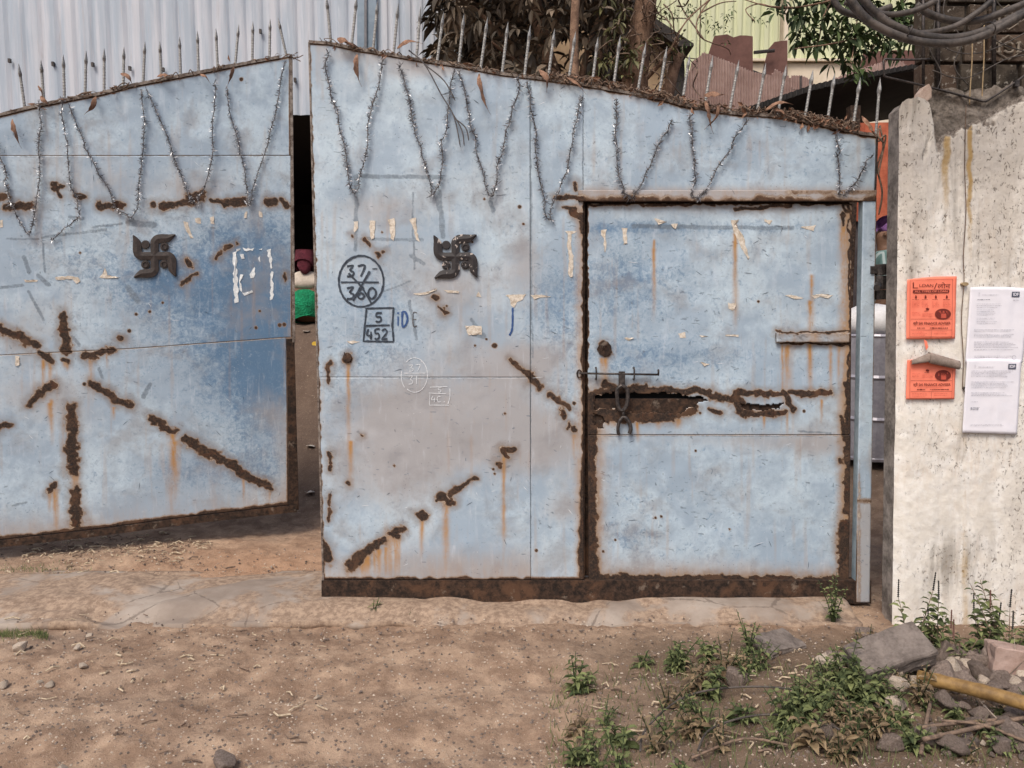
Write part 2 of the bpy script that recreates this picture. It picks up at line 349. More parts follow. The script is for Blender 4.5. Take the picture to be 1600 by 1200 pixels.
R_DOT = [(616,728,2),(613,370,1.5),(738,378,2),(698,478,2),(694,481,2),(771,733,2),(773,740,2),(789,646,2),(838,860,2.5),(897,630,3),(899,672,3.5),(583,363,2),(597,363,2),(812,323,3),(818,350,2),(773,540,4),(760,530,2),(771,540,3),(742,540,2),(757,311,2)]
R_DRIP = [(610,838,905,6),(620,838,900,3),(570,868,908,9),(592,858,905,5),(545,885,908,5),(697,785,905,5),(787,712,880,2.5),(544,568,700,3),(548,690,760,4),(787,714,800,3),(787,790,860,3),(697,790,895,4),(659,812,870,3),(612,840,900,3),(618,840,905,3),(624,840,900,2.5),(585,862,900,3),(575,870,905,4),(565,880,905,4),(603,855,900,3),(897,680,720,3)]
W_SEG = [(930,646,1062,650,9),(930,612,1108,611,4),(1150,616,1230,616,4),(926,700,928,900,6),(926,780,930,905,8),(925,620,926,690,8),(940,612,1010,606,6),(1010,608,1110,612,5),(1110,618,1160,628,6),(935,655,1000,652,7),(1000,655,1055,655,6),(1060,652,1090,640,5),(1110,640,1125,645,4),
 (1150,620,1155,640,6),(1160,612,1200,618,5),(1160,645,1225,645,5),(1228,612,1240,640,5),(1240,612,1262,618,4),(1265,618,1300,612,5),(1320,320,1325,330,3),(1330,320,1329,470,1),(1331,470,1328,620,1.3),(1328,600,1326,720,6),
 (1316,655,1322,690,4),(1326,720,1325,800,5),(1322,820,1320,905,10),(930,905,1320,908,6),(1319,335,1321,352,2.5),(1316,722,1318,724,3),(943,541,948,549,7),(920,318,1334,316,2),(1220,536,1330,538,1.2),(1100,320,1115,322,2),
 (1215,519,1330,518,1),(1150,325,1240,322,2),(945,600,960,606,5)]
W_DRIP = [(946,560,610,6),(941,560,590,3),(1023,388,495,3),(1023,375,440,2),(1150,365,505,3.5),(1151,350,430,2.5),(1269,470,535,5),(1271,430,500,3),(1232,540,620,5),(1225,540,640,2),(1268,538,615,4),(1300,540,612,3),(997,660,690,3),(1030,655,672,4),(1060,655,670,5),
 (1232,645,680,2),(1195,650,670,2),(1320,350,600,6),(960,655,668,5),(1313,540,610,3),(1285,625,660,2)]
W_DOT = [(1095,646,2),(1187,471,2),(1258,643,2.5),(1141,828,1.5),(1025,810,2),(1034,808,2),(1088,705,2),(943,863,2),(962,845,2)]
L_TONE = [(350,470,170,120,.50),(430,500,90,130,.40),(430,690,70,110,.3),(250,440,90,40,.35),(320,735,90,28,.45),(60,360,90,60,.15),(390,370,70,50,.25),(400,600,110,70,.35),(60,200,120,60,.06)]
L_DUST = [(30,520,60,40,.5),(120,640,60,60,.35),(420,650,40,60,.5),(300,300,90,25,.45),(175,285,50,30,.4),(60,240,80,40,.25),(310,265,60,40,.3),(120,270,120,40,.2),(60,620,80,60,.3),(20,830,120,30,.3),(330,735,80,25,.45),(90,470,60,30,.3),(430,250,40,60,.2),(25,610,60,30,.3)]
R_TONE = [(590,470,90,60,.42),(870,450,50,60,.5),(860,520,50,60,.35),(540,600,60,90,.3),(620,560,80,60,.3),(1010,440,90,70,.35),(1000,420,80,60,.2),(960,470,60,60,.3),(1080,555,150,20,.45),(985,355,70,12,.5),(1120,357,190,9,.45),
 (940,360,20,24,.5),(960,800,50,80,.22),(890,640,40,60,.3),(1060,600,160,40,.18),(1000,560,90,40,.3),(1150,230,120,40,.2),(800,230,160,60,.12),(1080,870,100,40,.15),(1100,770,60,30,.12),(980,835,60,15,.25)]
R_DUST = [(800,570,60,35,.5),(840,700,60,50,.5),(600,340,100,40,.35),(700,440,60,40,.4),(1000,680,150,14,.35),(1120,330,200,12,.35),(820,400,25,50,.4),(780,640,50,40,.45),(900,760,30,60,.3),(700,650,170,70,.7),(800,690,100,45,.6),(640,700,120,60,.45),(720,480,70,70,.45),(580,320,70,25,.35),(770,280,80,50,.35),(820,430,40,60,.4),(620,760,120,50,.5),(640,400,60,40,.3),(560,420,60,60,.3),(880,795,40,25,.5),
 (720,560,120,50,.3),(520,120,60,60,.25),(850,560,60,30,.4),(800,570,40,20,.4),(600,640,80,60,.3),(700,860,180,40,.35),(1240,690,90,20,.4),(1180,690,130,15,.3),(1260,470,60,60,.25),(1290,700,40,20,.4),(1080,890,200,25,.3),
 (940,600,40,15,.4),(1290,640,40,60,.3),(750,890,200,30,.3),(640,115,60,15,.5),(700,100,80,15,.5),(560,90,80,12,.3),(1000,150,60,12,.3)]
L_DARK = [(65,371,165,359,3),(10,373,60,373,2),(67,380,71,425,2),(38,402,46,425,4),(0,450,35,445,3),(45,455,68,500,3),(108,340,130,341,3),(200,348,240,352,6),(145,355,190,350,2),(112,525,125,540,3),(155,575,160,590,3),(30,570,28,572,4),
 (20,790,40,785,2),(225,620,235,600,4),(60,430,75,445,4),(200,450,215,470,6),(-350,244,-100,244,1),(-100,244,453,243.5,1),(-350,574,0,555.5,1.1),(0,555.5,200,545.5,1.1),(200,545.5,455,527.5,1.2)]
R_DARK = [(555,275,690,277,4),(557,280,556,390,4),(686,300,692,370,5),(565,373,660,375,3),(645,300,647,420,2),(580,350,582,370,3),(765,316,771,330,4),(600,455,640,440,2),(640,470,650,530,3),(735,500,745,510,3),(740,520,755,525,6),
 (642,400,662,412,4),(555,305,559,320,3),(683,308,690,340,4),(990,353,1240,356,4),(830,250,832,560,1),(829,120,829.5,905,1.2),(911,150,911,300,.9),(600,590.5,828,590.5,1.1),(925,681.5,1325,681.5,1.3),(1250,675,1300,678,1.5)]
def paint(PX, PY, which):
    n_a = fbm(PX/13, PY/13, 4, 1); n_b = fbm(PX/5, PY/5, 3, 4)
    wx = (fbm(PX/16, PY/16, 3, 31)-.5)*11; wy = (fbm(PX/16, PY/16, 3, 47)-.5)*11
    X = PX+wx; Y = PY+wy; z = np.zeros_like(PX)
    halo = z.copy(); rust = z.copy(); drip = z.copy(); tone = z+.12; dust = z+.02; dark = z.copy()
    def segd(x0, y0, x1, y1, X=X, Y=Y):
        dx, dy = x1-x0, y1-y0; L2 = dx*dx+dy*dy+1e-6
        u = np.clip(((X-x0)*dx+(Y-y0)*dy)/L2, 0, 1); return np.hypot(X-x0-u*dx, Y-y0-u*dy), u
    segs, drips, dots, tones, dusts, darks = {'L': (L_SEG, L_DRIP, L_DOT, L_TONE, L_DUST, L_DARK), 'R': (R_SEG, R_DRIP, R_DOT, R_TONE, R_DUST, R_DARK), 'W': (W_SEG, W_DRIP, W_DOT, R_TONE, R_DUST, R_DARK)}[which]
    for x0, y0, x1, y1, w_ in segs:
        d, u = segd(x0, y0, x1, y1); rust = np.maximum(rust, sst(w_*1.45+1.6, w_*.3, d+(n_b-.5)*w_*1.3)); halo = np.maximum(halo, .66*sst(w_*1.8+15, w_*.7, d+(n_a-.5)*8))
    for x, y, r in dots: rust = np.maximum(rust, sst(r*1.7, r*.4, np.hypot(PX-x, PY-y))*.95)
    for x, y0, y1, w_ in drips:
        d = np.abs(PX-x+(n_a-.5)*3); u = (PY-y0)/(y1-y0)
        k = np.exp(-(d/(w_*.95))**2)*sst(-.05, .02, u)*np.clip(1.05-u*.95, 0, 1)**.8*(.75+.5*n_b); drip = np.maximum(drip, k)
    for x, y, a, b, v in tones: tone = tone+(v if which == 'L' else v*.62)*np.exp(-((PX-x)/a)**2-((PY-y)/b)**2)
    for x, y, a, b, v in dusts: dust = dust+v*np.exp(-((PX-x)/a)**2-((PY-y)/b)**2)
    for x0, y0, x1, y1, w_ in darks:
        d, u = segd(x0, y0, x1, y1, PX+wx*.3, PY+wy*.3); dark = np.maximum(dark, sst(w_*1.2+1, w_*.6, d)*.75)
    # random smudges, ticks and scratches of the worn paint
    r = np.random.default_rng({'L': 5, 'R': 6, 'W': 8}[which])
    cl = [(r.uniform(PX.min(), PX.max()), r.uniform(PY.min(), PY.max())) for _ in range(26)]
    for k in range(330):
        cx, cy = cl[r.integers(26)]; x = cx+r.normal()*38; y = cy+r.normal()*26; a = r.choice([r.normal()*.4, r.uniform(0, math.pi)]); l = r.uniform(.6, 5)
        box = (np.abs(PX-x) < 18) & (np.abs(PY-y) < 18)
        if not box.any(): continue
        dd, _ = segd(x-l*math.cos(a), y-l*math.sin(a)*.6, x+l*math.cos(a), y+l*math.sin(a)*.6, PX[box]+wx[box]*.3, PY[box]+wy[box]*.3)
        dark[box] = np.maximum(dark[box], sst(2.0, .4, dd)*r.uniform(.3, .9))
    drip = drip+sst(.66, .8, fbm(PX/9, PY/120, 3, 77))*.15
    return rust, drip, tone, dust, dark, halo
def edge(r, d, w_, a=1.0):          # rust that eats in from an edge, d = distance in px
    return np.maximum(r, a*sst(w_, 0, d))
LTOP = lambda x: np.interp(x, [-360, -100, 0, 60, 160, 210, 300, 340, 400, 452], [262, 203, 181, 166, 147, 134, 117, 109, 97, 88])
LSEAM = lambda x: np.interp(x, [-360, 0, 200, 450], [574, 555, 545, 527])
LBOT = lambda x: np.interp(x, [-360, 0, 150, 300, 458], [884, 843, 826, 806, 788])
RTOP = lambda x: np.interp(x, [483, 515, 560, 610, 660, 716, 784, 819, 890, 958, 1030, 1066, 1140, 1217, 1293, 1340, 1370], [67, 69, 79, 87, 96, 104, 117, 121, 130, 142, 155, 165, 178, 183, 198, 209, 213])
cst = lambda v: (lambda x: np.full_like(np.asarray(x, dtype=float), v))
SHEETS = []
def surf(pl, par, x, y):
    best = 0.0
    for p_, q_, PX, PY, D in SHEETS:
        if p_ is not pl or q_ is not par: continue
        nr, nc = D.shape; i = nr//2; j = nc//2
        for _ in range(3):
            j = int(np.clip(round((x-PX[i, 0])/(PX[i, -1]-PX[i, 0])*(nc-1)), 0, nc-1)); i = int(np.clip(round((y-PY[0, j])/(PY[-1, j]-PY[0, j])*(nr-1)), 0, nr-1))
        if abs(PX[i, j]-x) < 4 and abs(PY[i, j]-y) < 4: best = float(D[max(i-2, 0):i+3, max(j-2, 0):j+3].max())
    return best
def sheet(pl, xt, xb, top, bot, which, parent, extra=None, hole=None, off=0.0, name='sheet', bow=.006, step=2.0, seed=0):
    (x0, x1), (x2, x3) = xt, xb
    nc = int((x1-x0)/step)+1; nr = int((np.max(bot(np.array([x2, x3])))-np.min(top(np.array([x0, x1]))))/step)+1
    s_ = np.linspace(0, 1, nc)[None, :]; t_ = np.linspace(0, 1, nr)[:, None]
    TX = x0+(x1-x0)*s_; BX = x2+(x3-x2)*s_; TY = top(TX); BY = bot(BX)
    PX = TX+(BX-TX)*t_; PY = TY+(BY-TY)*t_
    rust, drip, tone, dust, dark, halo = paint(PX, PY, which)
    r0 = rust.copy()
    if extra: rust, drip, dust = extra(PX, PY, rust, drip, dust)
    ed = np.clip(rust-r0, 0, 1); halo = np.maximum(halo, .5*sst(.0, .5, ed))
    em = np.minimum(np.minimum(s_, 1-s_)*nc, np.minimum(t_, 1-t_)*nr); em = np.clip(em/25, 0, 1)
    D = off+((fbm(PX/130+seed, PY/130, 3, 60)-.5)*2.6*bow+(fbm(PX/55, PY/55, 3, 61)-.5)*.012)*em+rust*.0008*(fbm(PX/4, PY/4, 2, 66))
    rd_ = np.random.default_rng(300+seed+len(SHEETS))
    if bow > .003:
        for _ in range(14):
            x = rd_.uniform(PX.min(), PX.max()); y = rd_.uniform(PY.min(), PY.max()); a = rd_.uniform(9, 45); b_ = rd_.uniform(9, 45); D = D-rd_.uniform(-.2, 1)*.0002*min(a, b_)*np.exp(-((PX-x)/a)**2-((PY-y)/b_)**2)*em
    SHEETS.append((pl, parent, PX, PY, D))
    V = pl.arr(PX, PY, D); keep = None
    if hole:
        h = hole(PX, PY); keep = ~(h[:-1, :-1] & h[1:, 1:] & h[1:, :-1] & h[:-1, 1:])
    o = np_mesh(name, V.reshape(-1, 3), gridq(nr, nc, keep), M['gate'], parent, dict(rust=rust, drip=drip, tone=tone, dust=dust, dark=dark, halo=halo))
    m = o.modifiers.new('s', 'SOLIDIFY'); m.thickness = .003; m.use_rim_only = True; m.offset = -1
    return o
def bar(pl, quad, off, d, name, mat, parent, bevel=.002):
    return MB().hexa([pl.at(x, y, off) for x, y in quad], pl.n, d).build(name, mat, parent, bevel=bevel)
def pxw(pl, px, py):   # metres per pixel there
    return (pl.at(px+1, py)-pl.at(px, py)).length

# left leaf
b = LL.at(-350, 890); gl = empty('gate_leaf', (b.x, b.y, 0), 'left leaf of the blue gate with star shaped rust and no small door', 'gate')
def exT(PX, PY, r, dr, du):
    r = edge(r, PY-LTOP(PX), 6); r = edge(r, 453-PX, 3, .8); du = du+.3*sst(30, 0, PY-LTOP(PX)); r = edge(r, 243-PY, 2, .42); return r, dr, du
def exM(PX, PY, r, dr, du):
    r = edge(r, PY-243, 1.5, .35); r = edge(r, 457-PX, 5, .85); r = edge(r, LSEAM(PX)-PY, 2, .4); return r, dr, du
def exB(PX, PY, r, dr, du):
    d = LBOT(PX)-PY; r = edge(r, PY-LSEAM(PX), 2, .45); r = edge(r, d+(fbm(PX/14, PX*0, 3, 5)-.5)*7, 9); du = du+.45*sst(45, 0, d); r = edge(r, 451-PX, 6, .9); dr = np.maximum(dr, .3*sst(60, 0, d)*fbm(PX/12, PY/60, 3, 9)); du = du+.5*sst(30, 0, 450-PX)*sst(600, 700, PY); return r, dr, du
sheet(LL, (-350, 453), (-350, 454.5), LTOP, cst(243), 'L', gl, exT, bow=.004)
sheet(LL, (-350, 454.5), (-350, 457), cst(243.4), lambda x: LSEAM(x), 'L', gl, exM, bow=.004, seed=3)
sheet(LL, (-350, 447), (-350, 451), lambda x: LSEAM(x)+.3, LBOT, 'L', gl, exB, bow=.004, seed=5, off=.002)
MB().hexa([LL.at(452.5, 86, .004), LL.at(457, 84, .004), LL.at(461.5, 535, .004), LL.at(457, 535, .004)], LL.n, .05).build('side_frame', M['rustpale'], gl, bevel=.002)
MB().hexa([LL.at(447.5, 530, .006), LL.at(460, 529, .0), LL.at(467, 797, .0), LL.at(451.5, 797, .006)], LL.n, .06).build('side_channel', M['rust'], gl, bevel=.003)
mb = MB(); xs_ = np.linspace(-350, 464, 60)
for a_, b_ in zip(xs_[:-1], xs_[1:]):
    j = [random.uniform(-.8, .8) for _ in range(2)]
    mb.hexa([LL.at(a_, LBOT(a_)+1, .008), LL.at(b_, LBOT(b_)+1, .008), LL.at(b_, LBOT(b_)+12, .008), LL.at(a_, LBOT(a_)+12, .008)], LL.n, .055)
mb.build('bottom_rail', M['rust'], gl)
mb = MB()
for y0, y1 in ((236, 250), (538, 556)): mb.hexa([LL.at(-350, y0, -.012), LL.at(450, y0-8, -.012), LL.at(450, y1-8, -.012), LL.at(-350, y1, -.012)], LL.n, .04)
for x in (-345, 60, 250): mb.hexa([LL.at(x, 280, -.053), LL.at(x+12, 280, -.053), LL.at(x+12, 815, -.053), LL.at(x, 815, -.053)], LL.n, .03)
mb.build('rear_frame', M['rust'], gl)
mb = MB()
for a_, b_ in zip(xs_[:-3], xs_[1:-2]):
    j = random.uniform(-1, 1)
    mb.hexa([LL.at(a_, LTOP(a_)-4+j, .008), LL.at(b_, LTOP(b_)-4, .008), LL.at(b_, LTOP(b_)+1, .008), LL.at(a_, LTOP(a_)+1, .008)], LL.n, .05)
mb.build('top_rail', M['rustpale'], gl)

# right leaf
b = RL.at(1355, 950); gr = empty('gate_leaf', (b.x, b.y, 0), 'right leaf of the blue gate holding a small wicket door', 'gate')
def lex(y): return 483+(y-68)/822*22
def rtopdust(PX, PY, du): return du+.45*sst(26, 0, PY-RTOP(PX)+(fbm(PX/30, PY/30, 3, 12)-.5)*20)
def ex1(PX, PY, r, dr, du):
    r = edge(r, PY-RTOP(PX), 5); r = edge(r, PX-lex(PY)+(fbm(PY/9, PX*0, 3, 3)-.4)*6, 4, .85); r = r+0; return r, dr, rtopdust(PX, PY, du)
def ex2(PX, PY, r, dr, du):
    d = 906-PY; r = edge(r, d+(fbm(PX/14, PX*0, 3, 8)-.5)*8, 8); r = edge(r, PX-lex(PY)+(fbm(PY/9, PX*0, 3, 3)-.4)*6, 5, .9); r = r+0
    du = du+.35*sst(70, 0, d); dr = np.maximum(dr, .35*sst(60, 0, d)*fbm(PX/12, PY/60, 3, 9)); return r, dr, du
def ex3(PX, PY, r, dr, du):
    d = 911.5-PX+(fbm(PY/12, PX*0, 3, 21)-.5)*7; r = edge(r, PY-RTOP(PX), 5); jamb = sst(312, 325, PY)
    wj = .6+8*sst(680, 850, PY); r = np.maximum(r, jamb*sst(wj+4, wj*.3, d)); r = edge(r, 906-PY, 8); dr = np.maximum(dr, jamb*.5*sst(18, 4, d)); r = r+0
    return r, dr, rtopdust(PX, PY, du)
def ex4(PX, PY, r, dr, du):
    r = edge(r, PY-RTOP(PX)+(fbm(PX/18, PX*0, 3, 6)-.5)*6, 6); d = 300-PY; dr = np.maximum(dr, .25*sst(12, 0, d)); du = du+.5*sst(26, 0, d); r = edge(r, 1369-PX, 3, .6)
    return r, dr, rtopdust(PX, PY, du)
sheet(RL, (483, 828.2), (lex(589), 828.7), RTOP, cst(589.6), 'R', gr, ex1, bow=.008)
sheet(RL, (lex(591), 828.7), (506, 829.4), cst(589.8), cst(906), 'R', gr, ex2, seed=4, bow=.009)
sheet(RL, (828.5, 911), (829.7, 912), RTOP, cst(906), 'R', gr, ex3, seed=8, off=.001)
sheet(RL, (911.2, 1370), (911.4, 1366), RTOP, cst(300), 'R', gr, ex4, seed=12, bow=.007)
MB().hexa([RL.at(481.5, 66, .003), RL.at(484.5, 66, .003), RL.at(506.5, 908, .003), RL.at(503.5, 908, .003)], RL.n, .05).build('side_frame', M['rustpale'], gr, bevel=.001)
def exL(PX, PY, r, dr, du):
    d = 315-PY; r = np.maximum(r, .72*sst(14, 0, d+(fbm(PX/22, PY*0, 4, 14)-.5)*20)); r = np.maximum(r, .5*sst(1215, 1240, PX)*sst(7, 2, np.abs(PY-300+(fbm(PX/9, PY*0, 3, 3)-.5)*6))); return r, np.maximum(dr, .35*fbm(PX/30, PY/9, 3, 8)), du+.8
sheet(RL, (903, 1368), (903, 1366), cst(298), cst(315), 'R', gr, exL, off=.016, name='lintel', bow=.002, step=1.5)
bar(RL, [(903, 298.5), (1368, 298.5), (1366, 315), (903, 315)], .014, .045, 'lintel_core', M['rust'], gr, .001)
mb = MB(); xs_ = np.linspace(503, 1360, 70)
for a_, b_ in zip(xs_[:-1], xs_[1:]): mb.hexa([RL.at(a_, 906.5, .010), RL.at(b_, 906.5, .010), RL.at(b_, 941+random.uniform(-2, 2), .010), RL.at(a_, 941+random.uniform(-2, 2), .010)], RL.n, .06)
mb.build('bottom_rail', M['rust'], gr)
mb = MB(); xs_ = np.linspace(483, 1370, 66)
for a_, b_ in zip(xs_[:-1], xs_[1:]): mb.hexa([RL.at(a_, RTOP(a_)-3.5+random.uniform(-1, 1), .007), RL.at(b_, RTOP(b_)-3.5, .007), RL.at(b_, RTOP(b_)+1, .007), RL.at(a_, RTOP(a_)+1, .007)], RL.n, .05)
mb.build('top_rail', M['rustpale'], gr)
mb = MB()
for x0, x1, y0, y1 in ((822, 834, 120, 905), (900, 914, 140, 905), (500, 905, 583, 598), (905, 1345, 160+40, 212), (488, 497, 90, 905)): sk = 17 if x0 == 488 else 0; mb.hexa([RL.at(x0, y0, -.010), RL.at(x1, y0, -.010), RL.at(x1+sk, y1, -.010), RL.at(x0+sk, y1, -.010)], RL.n, .035)
mb.build('rear_frame', M['rust'], gr)
# hinge stile
def exS(PX, PY, r, dr, du):
    r = edge(r, PX-1336, 2); r = np.maximum(r, .55*sst(690, 760, PY)*sst(12, 0, np.abs(PX-1341)+4)); r = edge(r, PY-300, 10, .5); r = np.maximum(r, .6*np.exp(-((PY-782)/5)**2)); r = edge(r, 1368-PX+(PY-300)*-.014, 3, .7); du = du+.8*sst(770, 790, PY); return r, dr, du
so_ = sheet(RL, (1347, 1368), (1335, 1357), cst(309), cst(940), 'R', gr, exS, off=.012, name='hinge_stile', bow=.001)
bar(RL, [(1347, 309), (1368, 309), (1357, 940), (1335, 940)], .008, .05, 'stile_core', M['post'], gr)
MB().hexa([RL.at(1368.5, 211, .004), RL.at(1372, 211, .004), RL.at(1369, 300, .004), RL.at(1366.5, 300, .004)], RL.n, .05).build('side_frame', M['iron'], gr, bevel=.001)
# wicket door
mb = MB(); f0 = -.016
for q in ([(919, 321), (929, 321), (931, 910), (921, 910)], [(1322, 321), (1333, 321), (1327, 910), (1316, 910)], [(929, 321), (1322, 321), (1322, 331), (929, 331)], [(931, 900), (1316, 900), (1316, 910), (931, 910)]):
    mb.hexa([RL.at(x, y, f0-.004) for x, y in q], RL.n, .035)
wk = mb.build('wicket_door', M['rust'], gr)
def exW(PX, PY, r, dr, du):
    d = PX-919+(fbm(PY/10, PX*0, 3, 41)-.5)*6; r = np.maximum(r, sst(2.2, .2, d)*.9); w2 = 3+7*sst(600, 640, PY); r = np.maximum(r, sst(610, 625, PY)*sst(w2+4, w2*.4, d)); e = 1333-(PY-320)*.01-PX+(fbm(PY/10, PX*0, 3, 44)-.5)*7
    r = np.maximum(r, sst(3+4*sst(580, 700, PY), .2, e)*.8); dr = np.maximum(dr, .7*sst(26, 4, e)); dr = np.maximum(dr, .5*sst(580, 640, PY)*sst(40, 8, d)); r = edge(r, np.abs(PY-680.5), 2.0, .45)
    du = du+.3*sst(16, 0, PY-318); du = du+.4*sst(60, 0, 910-PY); dr = np.maximum(dr, .5*sst(40, 0, 912-PY)*fbm(PX/12, PY/30, 3, 9)*1.4); r = edge(r, 912-PY+(fbm(PX/11, PX*0, 3, 8)-.5)*10, 7)
    return r, dr, du
def inpoly(P, PX, PY):
    c = np.zeros(PX.shape, bool); k = len(P)
    for i in range(k):
        x0, y0 = P[i]; x1, y1 = P[(i+1) % k]
        if y0 == y1: continue
        c ^= ((y0 > PY) != (y1 > PY)) & (PX < (x1-x0)*(PY-y0)/(y1-y0)+x0)
    return c
H1 = [(927, 620), (948, 613), (1000, 614), (1045, 613), (1085, 618), (1112, 625), (1095, 631), (1078, 640), (1060, 649), (1020, 646), (990, 648), (965, 641), (930, 642)]
H2 = [(926, 648), (946, 650), (945, 672), (928, 668)]; H3 = [(1153, 628), (1190, 631), (1226, 629), (1222, 640), (1190, 644), (1160, 640)]
def hole(PX, PY):
    X = PX+(fbm(PX/7, PY/7, 3, 90)-.5)*9; Y = PY+(fbm(PX/5, PY/5, 3, 91)-.5)*9
    return inpoly(H1, X, Y) | inpoly(H2, X, Y) | inpoly(H3, X, Y)
sheet(RL, (918.5, 1333.5), (919, 1331), cst(317.5), cst(680), 'W', wk, exW, hole, f0, bow=.007, seed=20, step=1.6)
sheet(RL, (919, 1331), (920.5, 1328), cst(680.5), cst(912), 'W', wk, exW, None, f0+.002, bow=.006, seed=25)
bar(RL, [(922, 624), (1326, 624), (1326, 682), (922, 682)], f0-.012, .03, 'middle_rail', M['rust'], wk)
bar(RL, [(922, 595), (1326, 595), (1326, 640), (922, 640)], f0-.075, .003, 'hole_shade_plate', M['dark'], wk)  # added near black plate behind the hole, standing in for its shade
def exP(PX, PY, r, dr, du): return np.maximum(r, .5*sst(2.5, 0, 535-PY)), np.maximum(dr, .5*np.exp(-((PX-1270)/9)**2)+.4*np.exp(-((PX-1310)/14)**2)), du+.3
sheet(RL, (1213, 1329), (1213, 1329), cst(520), cst(535), 'W', wk, exP, None, f0+.020, name='slot_cover', bow=.0)
bar(RL, [(1213, 520.3), (1329, 520.3), (1329, 535), (1213, 535)], f0+.0185, .017, 'slot_cover_core', M['rustpale'], wk, .001)
mb = MB()
for q in ([(904, 306), (930, 306), (932, 905), (906, 905)], [(930, 306), (1335, 306), (1335, 330), (930, 330)]): mb.hexa([RL.at(x, y, -.056) for x, y in q], RL.n, .02)
mb.build('door_stop', M['rust'], gr)
# bolt, keepers, hasp
mb = MB(); mb.tube([RL.at(906, 583, .012), RL.at(1028, 585, .012)], .0055, 8); mb.tube([RL.at(1028, 586, .012), RL.at(1027, 577, .03)], .005, 8)
bolt = mb.build('bolt', M['iron'], wk, smooth=True)
for x in (931, 990):
    a = RL.at(x, 575, f0); c_ = RL.at(x, 592, f0)
    MB().tube(smoothpath([a, a+RL.n*.034, c_+RL.n*.034, c_], 4), .004, 6).build('keeper', M['iron'], wk, smooth=True)
mb = MB(); q = RL.at(905, 584, .006)
for k in range(12):
    pass
mb.tube([q+Vector((.012*math.cos(a), 0, .020*math.sin(a)))+RL.n*.004 for a in np.linspace(0, 2*math.pi, 14)], .004, 6)
mb.build('bolt_eye', M['rust'], gr, smooth=True)
mb = MB(); mb.hexa([RL.at(x, y, .016) for x, y in ((966, 580), (976, 580), (976, 606), (966, 606))], RL.n, .006); mb.hexa([RL.at(x, y, .018) for x, y in ((969, 582), (972, 582), (972, 604), (969, 604))], RL.n, .006)
ring = [(971, 602), (979, 608), (980, 625), (977, 636), (971, 641), (966, 636), (964, 625), (964, 608), (971, 602)]
mb.tube(smoothpath([RL.at(x, y, .014) for x, y in ring], 3), .0105, 8)
mb.build('hasp', M['iron'], wk, smooth=False)
mb = MB(); mb.tube([RL.at(973, 640, .012), RL.at(974, 652, .012)], .008, 8)
mb.tube(smoothpath([RL.at(x, y, .012) for x, y in ((966, 678), (965, 668), (968, 657), (974, 651), (981, 657), (985, 668), (983, 677))], 4), [.009]*13+[.011]*12, 8)
mb.build('padlock_shackle', M['iron'], wk, smooth=True)
mb = MB(); pts = []
for k in range(9):
    a = 2*math.pi*k/9+.3; rr_ = random.uniform(10, 13); pts.append(RL.at(945+rr_*.95*math.cos(a), 545+rr_*1.1*math.sin(a), f0+.009))
mb.prism(pts[::-1], RL.n, .008); mb.tube([RL.at(942, 547, f0+.011), RL.at(943, 541, f0+.022), RL.at(948, 539, f0+.011)], .0035, 6)
mb.build('rusty_lock_plate', M['rust'], wk)
# round bolt head on the fixed sheet
mb = MB(); mb.prism([RL.at(543+7*math.cos(a), 559+8*math.sin(a), .012) for a in np.linspace(2*math.pi, .45, 14)], RL.n, .012); mb.build('bolt_head', M['rust'], gr, bevel=.002)
mb = MB(); mb.tube([RL.at(538.5, 550, .01), RL.at(539, 556, .01)], .003, 6); mb.build('wire_stub', M['iron'], gr)
# hinge barrels beside the wall
hz_ = RL.at(1373, 440, .0); mb = MB()
for k, (y0, y1, r_) in enumerate(((413, 430, 8), (430.8, 452, 8.6), (453, 468, 7.4))):
    MB().tube([RL.at(1376, y0, -.005), RL.at(1376, y1, -.005)], r_*.0040, 16).build('hinge_knuckle', M['iron'], gr, smooth=False, bevel=.002)
bar(RL, [(1358, 416), (1368, 416), (1368, 428), (1358, 428)], .022, .02, 'hinge_strap', M['iron'], gr)
MB().tube([RL.at(1375, 441, -.01), WP.at(1393, 448, -.15)], .016, 10).build('hinge_pin_arm', M['iron'], gr)

# spikes
def spike_mesh():
    mb = MB(); n = 8; h = []
    prof = [(0, .0065), (.03, .006)]
    for k in range(9): prof += [(.07+k*.065, .0058), (.085+k*.065, .0070), (.10+k*.065, .0058)]
    prof += [(.70, .0062), (.77, .0165), (.81, .0155), (1.0, .0008)]
    v = []; f = []
    for i, (z, r) in enumerate(prof):
        fl = .45 if z > .7 else 1
        for k in range(n):
            a = 2*math.pi*k/n; v.append((r*math.cos(a), r*fl*math.sin(a), z))
    for i in range(len(prof)-1):
        for k in range(n): f.append((i*n+k, i*n+(k+1) % n, (i+1)*n+(k+1) % n, (i+1)*n+k))
    me = bpy.data.meshes.new('spike'); me.from_pydata(v, [], f); me.materials.append(M['spike']); return me
SPK = spike_mesh(); t = M['spike']
R_SP = [(509, -8, 516, 64), (557, -8, 549, 66), (590, -2, 582, 80), (622, 3, 614, 87), (657, 8, 650, 94), (693, 17, 682, 100), (725, 20, 716, 104), (762, 25, 750, 112), (794, 32, 784, 118), (829, 37, 819, 122), (867, 43, 856, 127), (900, 47, 888, 130),
 (935, 56, 925, 136), (970, 54, 958, 142), (1010, 65, 996, 149), (1043, 71, 1029, 155), (1079, 83, 1066, 164), (1115, 85, 1101, 171), (1156, 92, 1140, 177), (1198, 97, 1183, 180), (1230, 100, 1216, 182), (1272, 107, 1258, 190), (1306, 113, 1293, 197), (1346, 120, 1333, 207), (1377, 120, 1370, 211)]
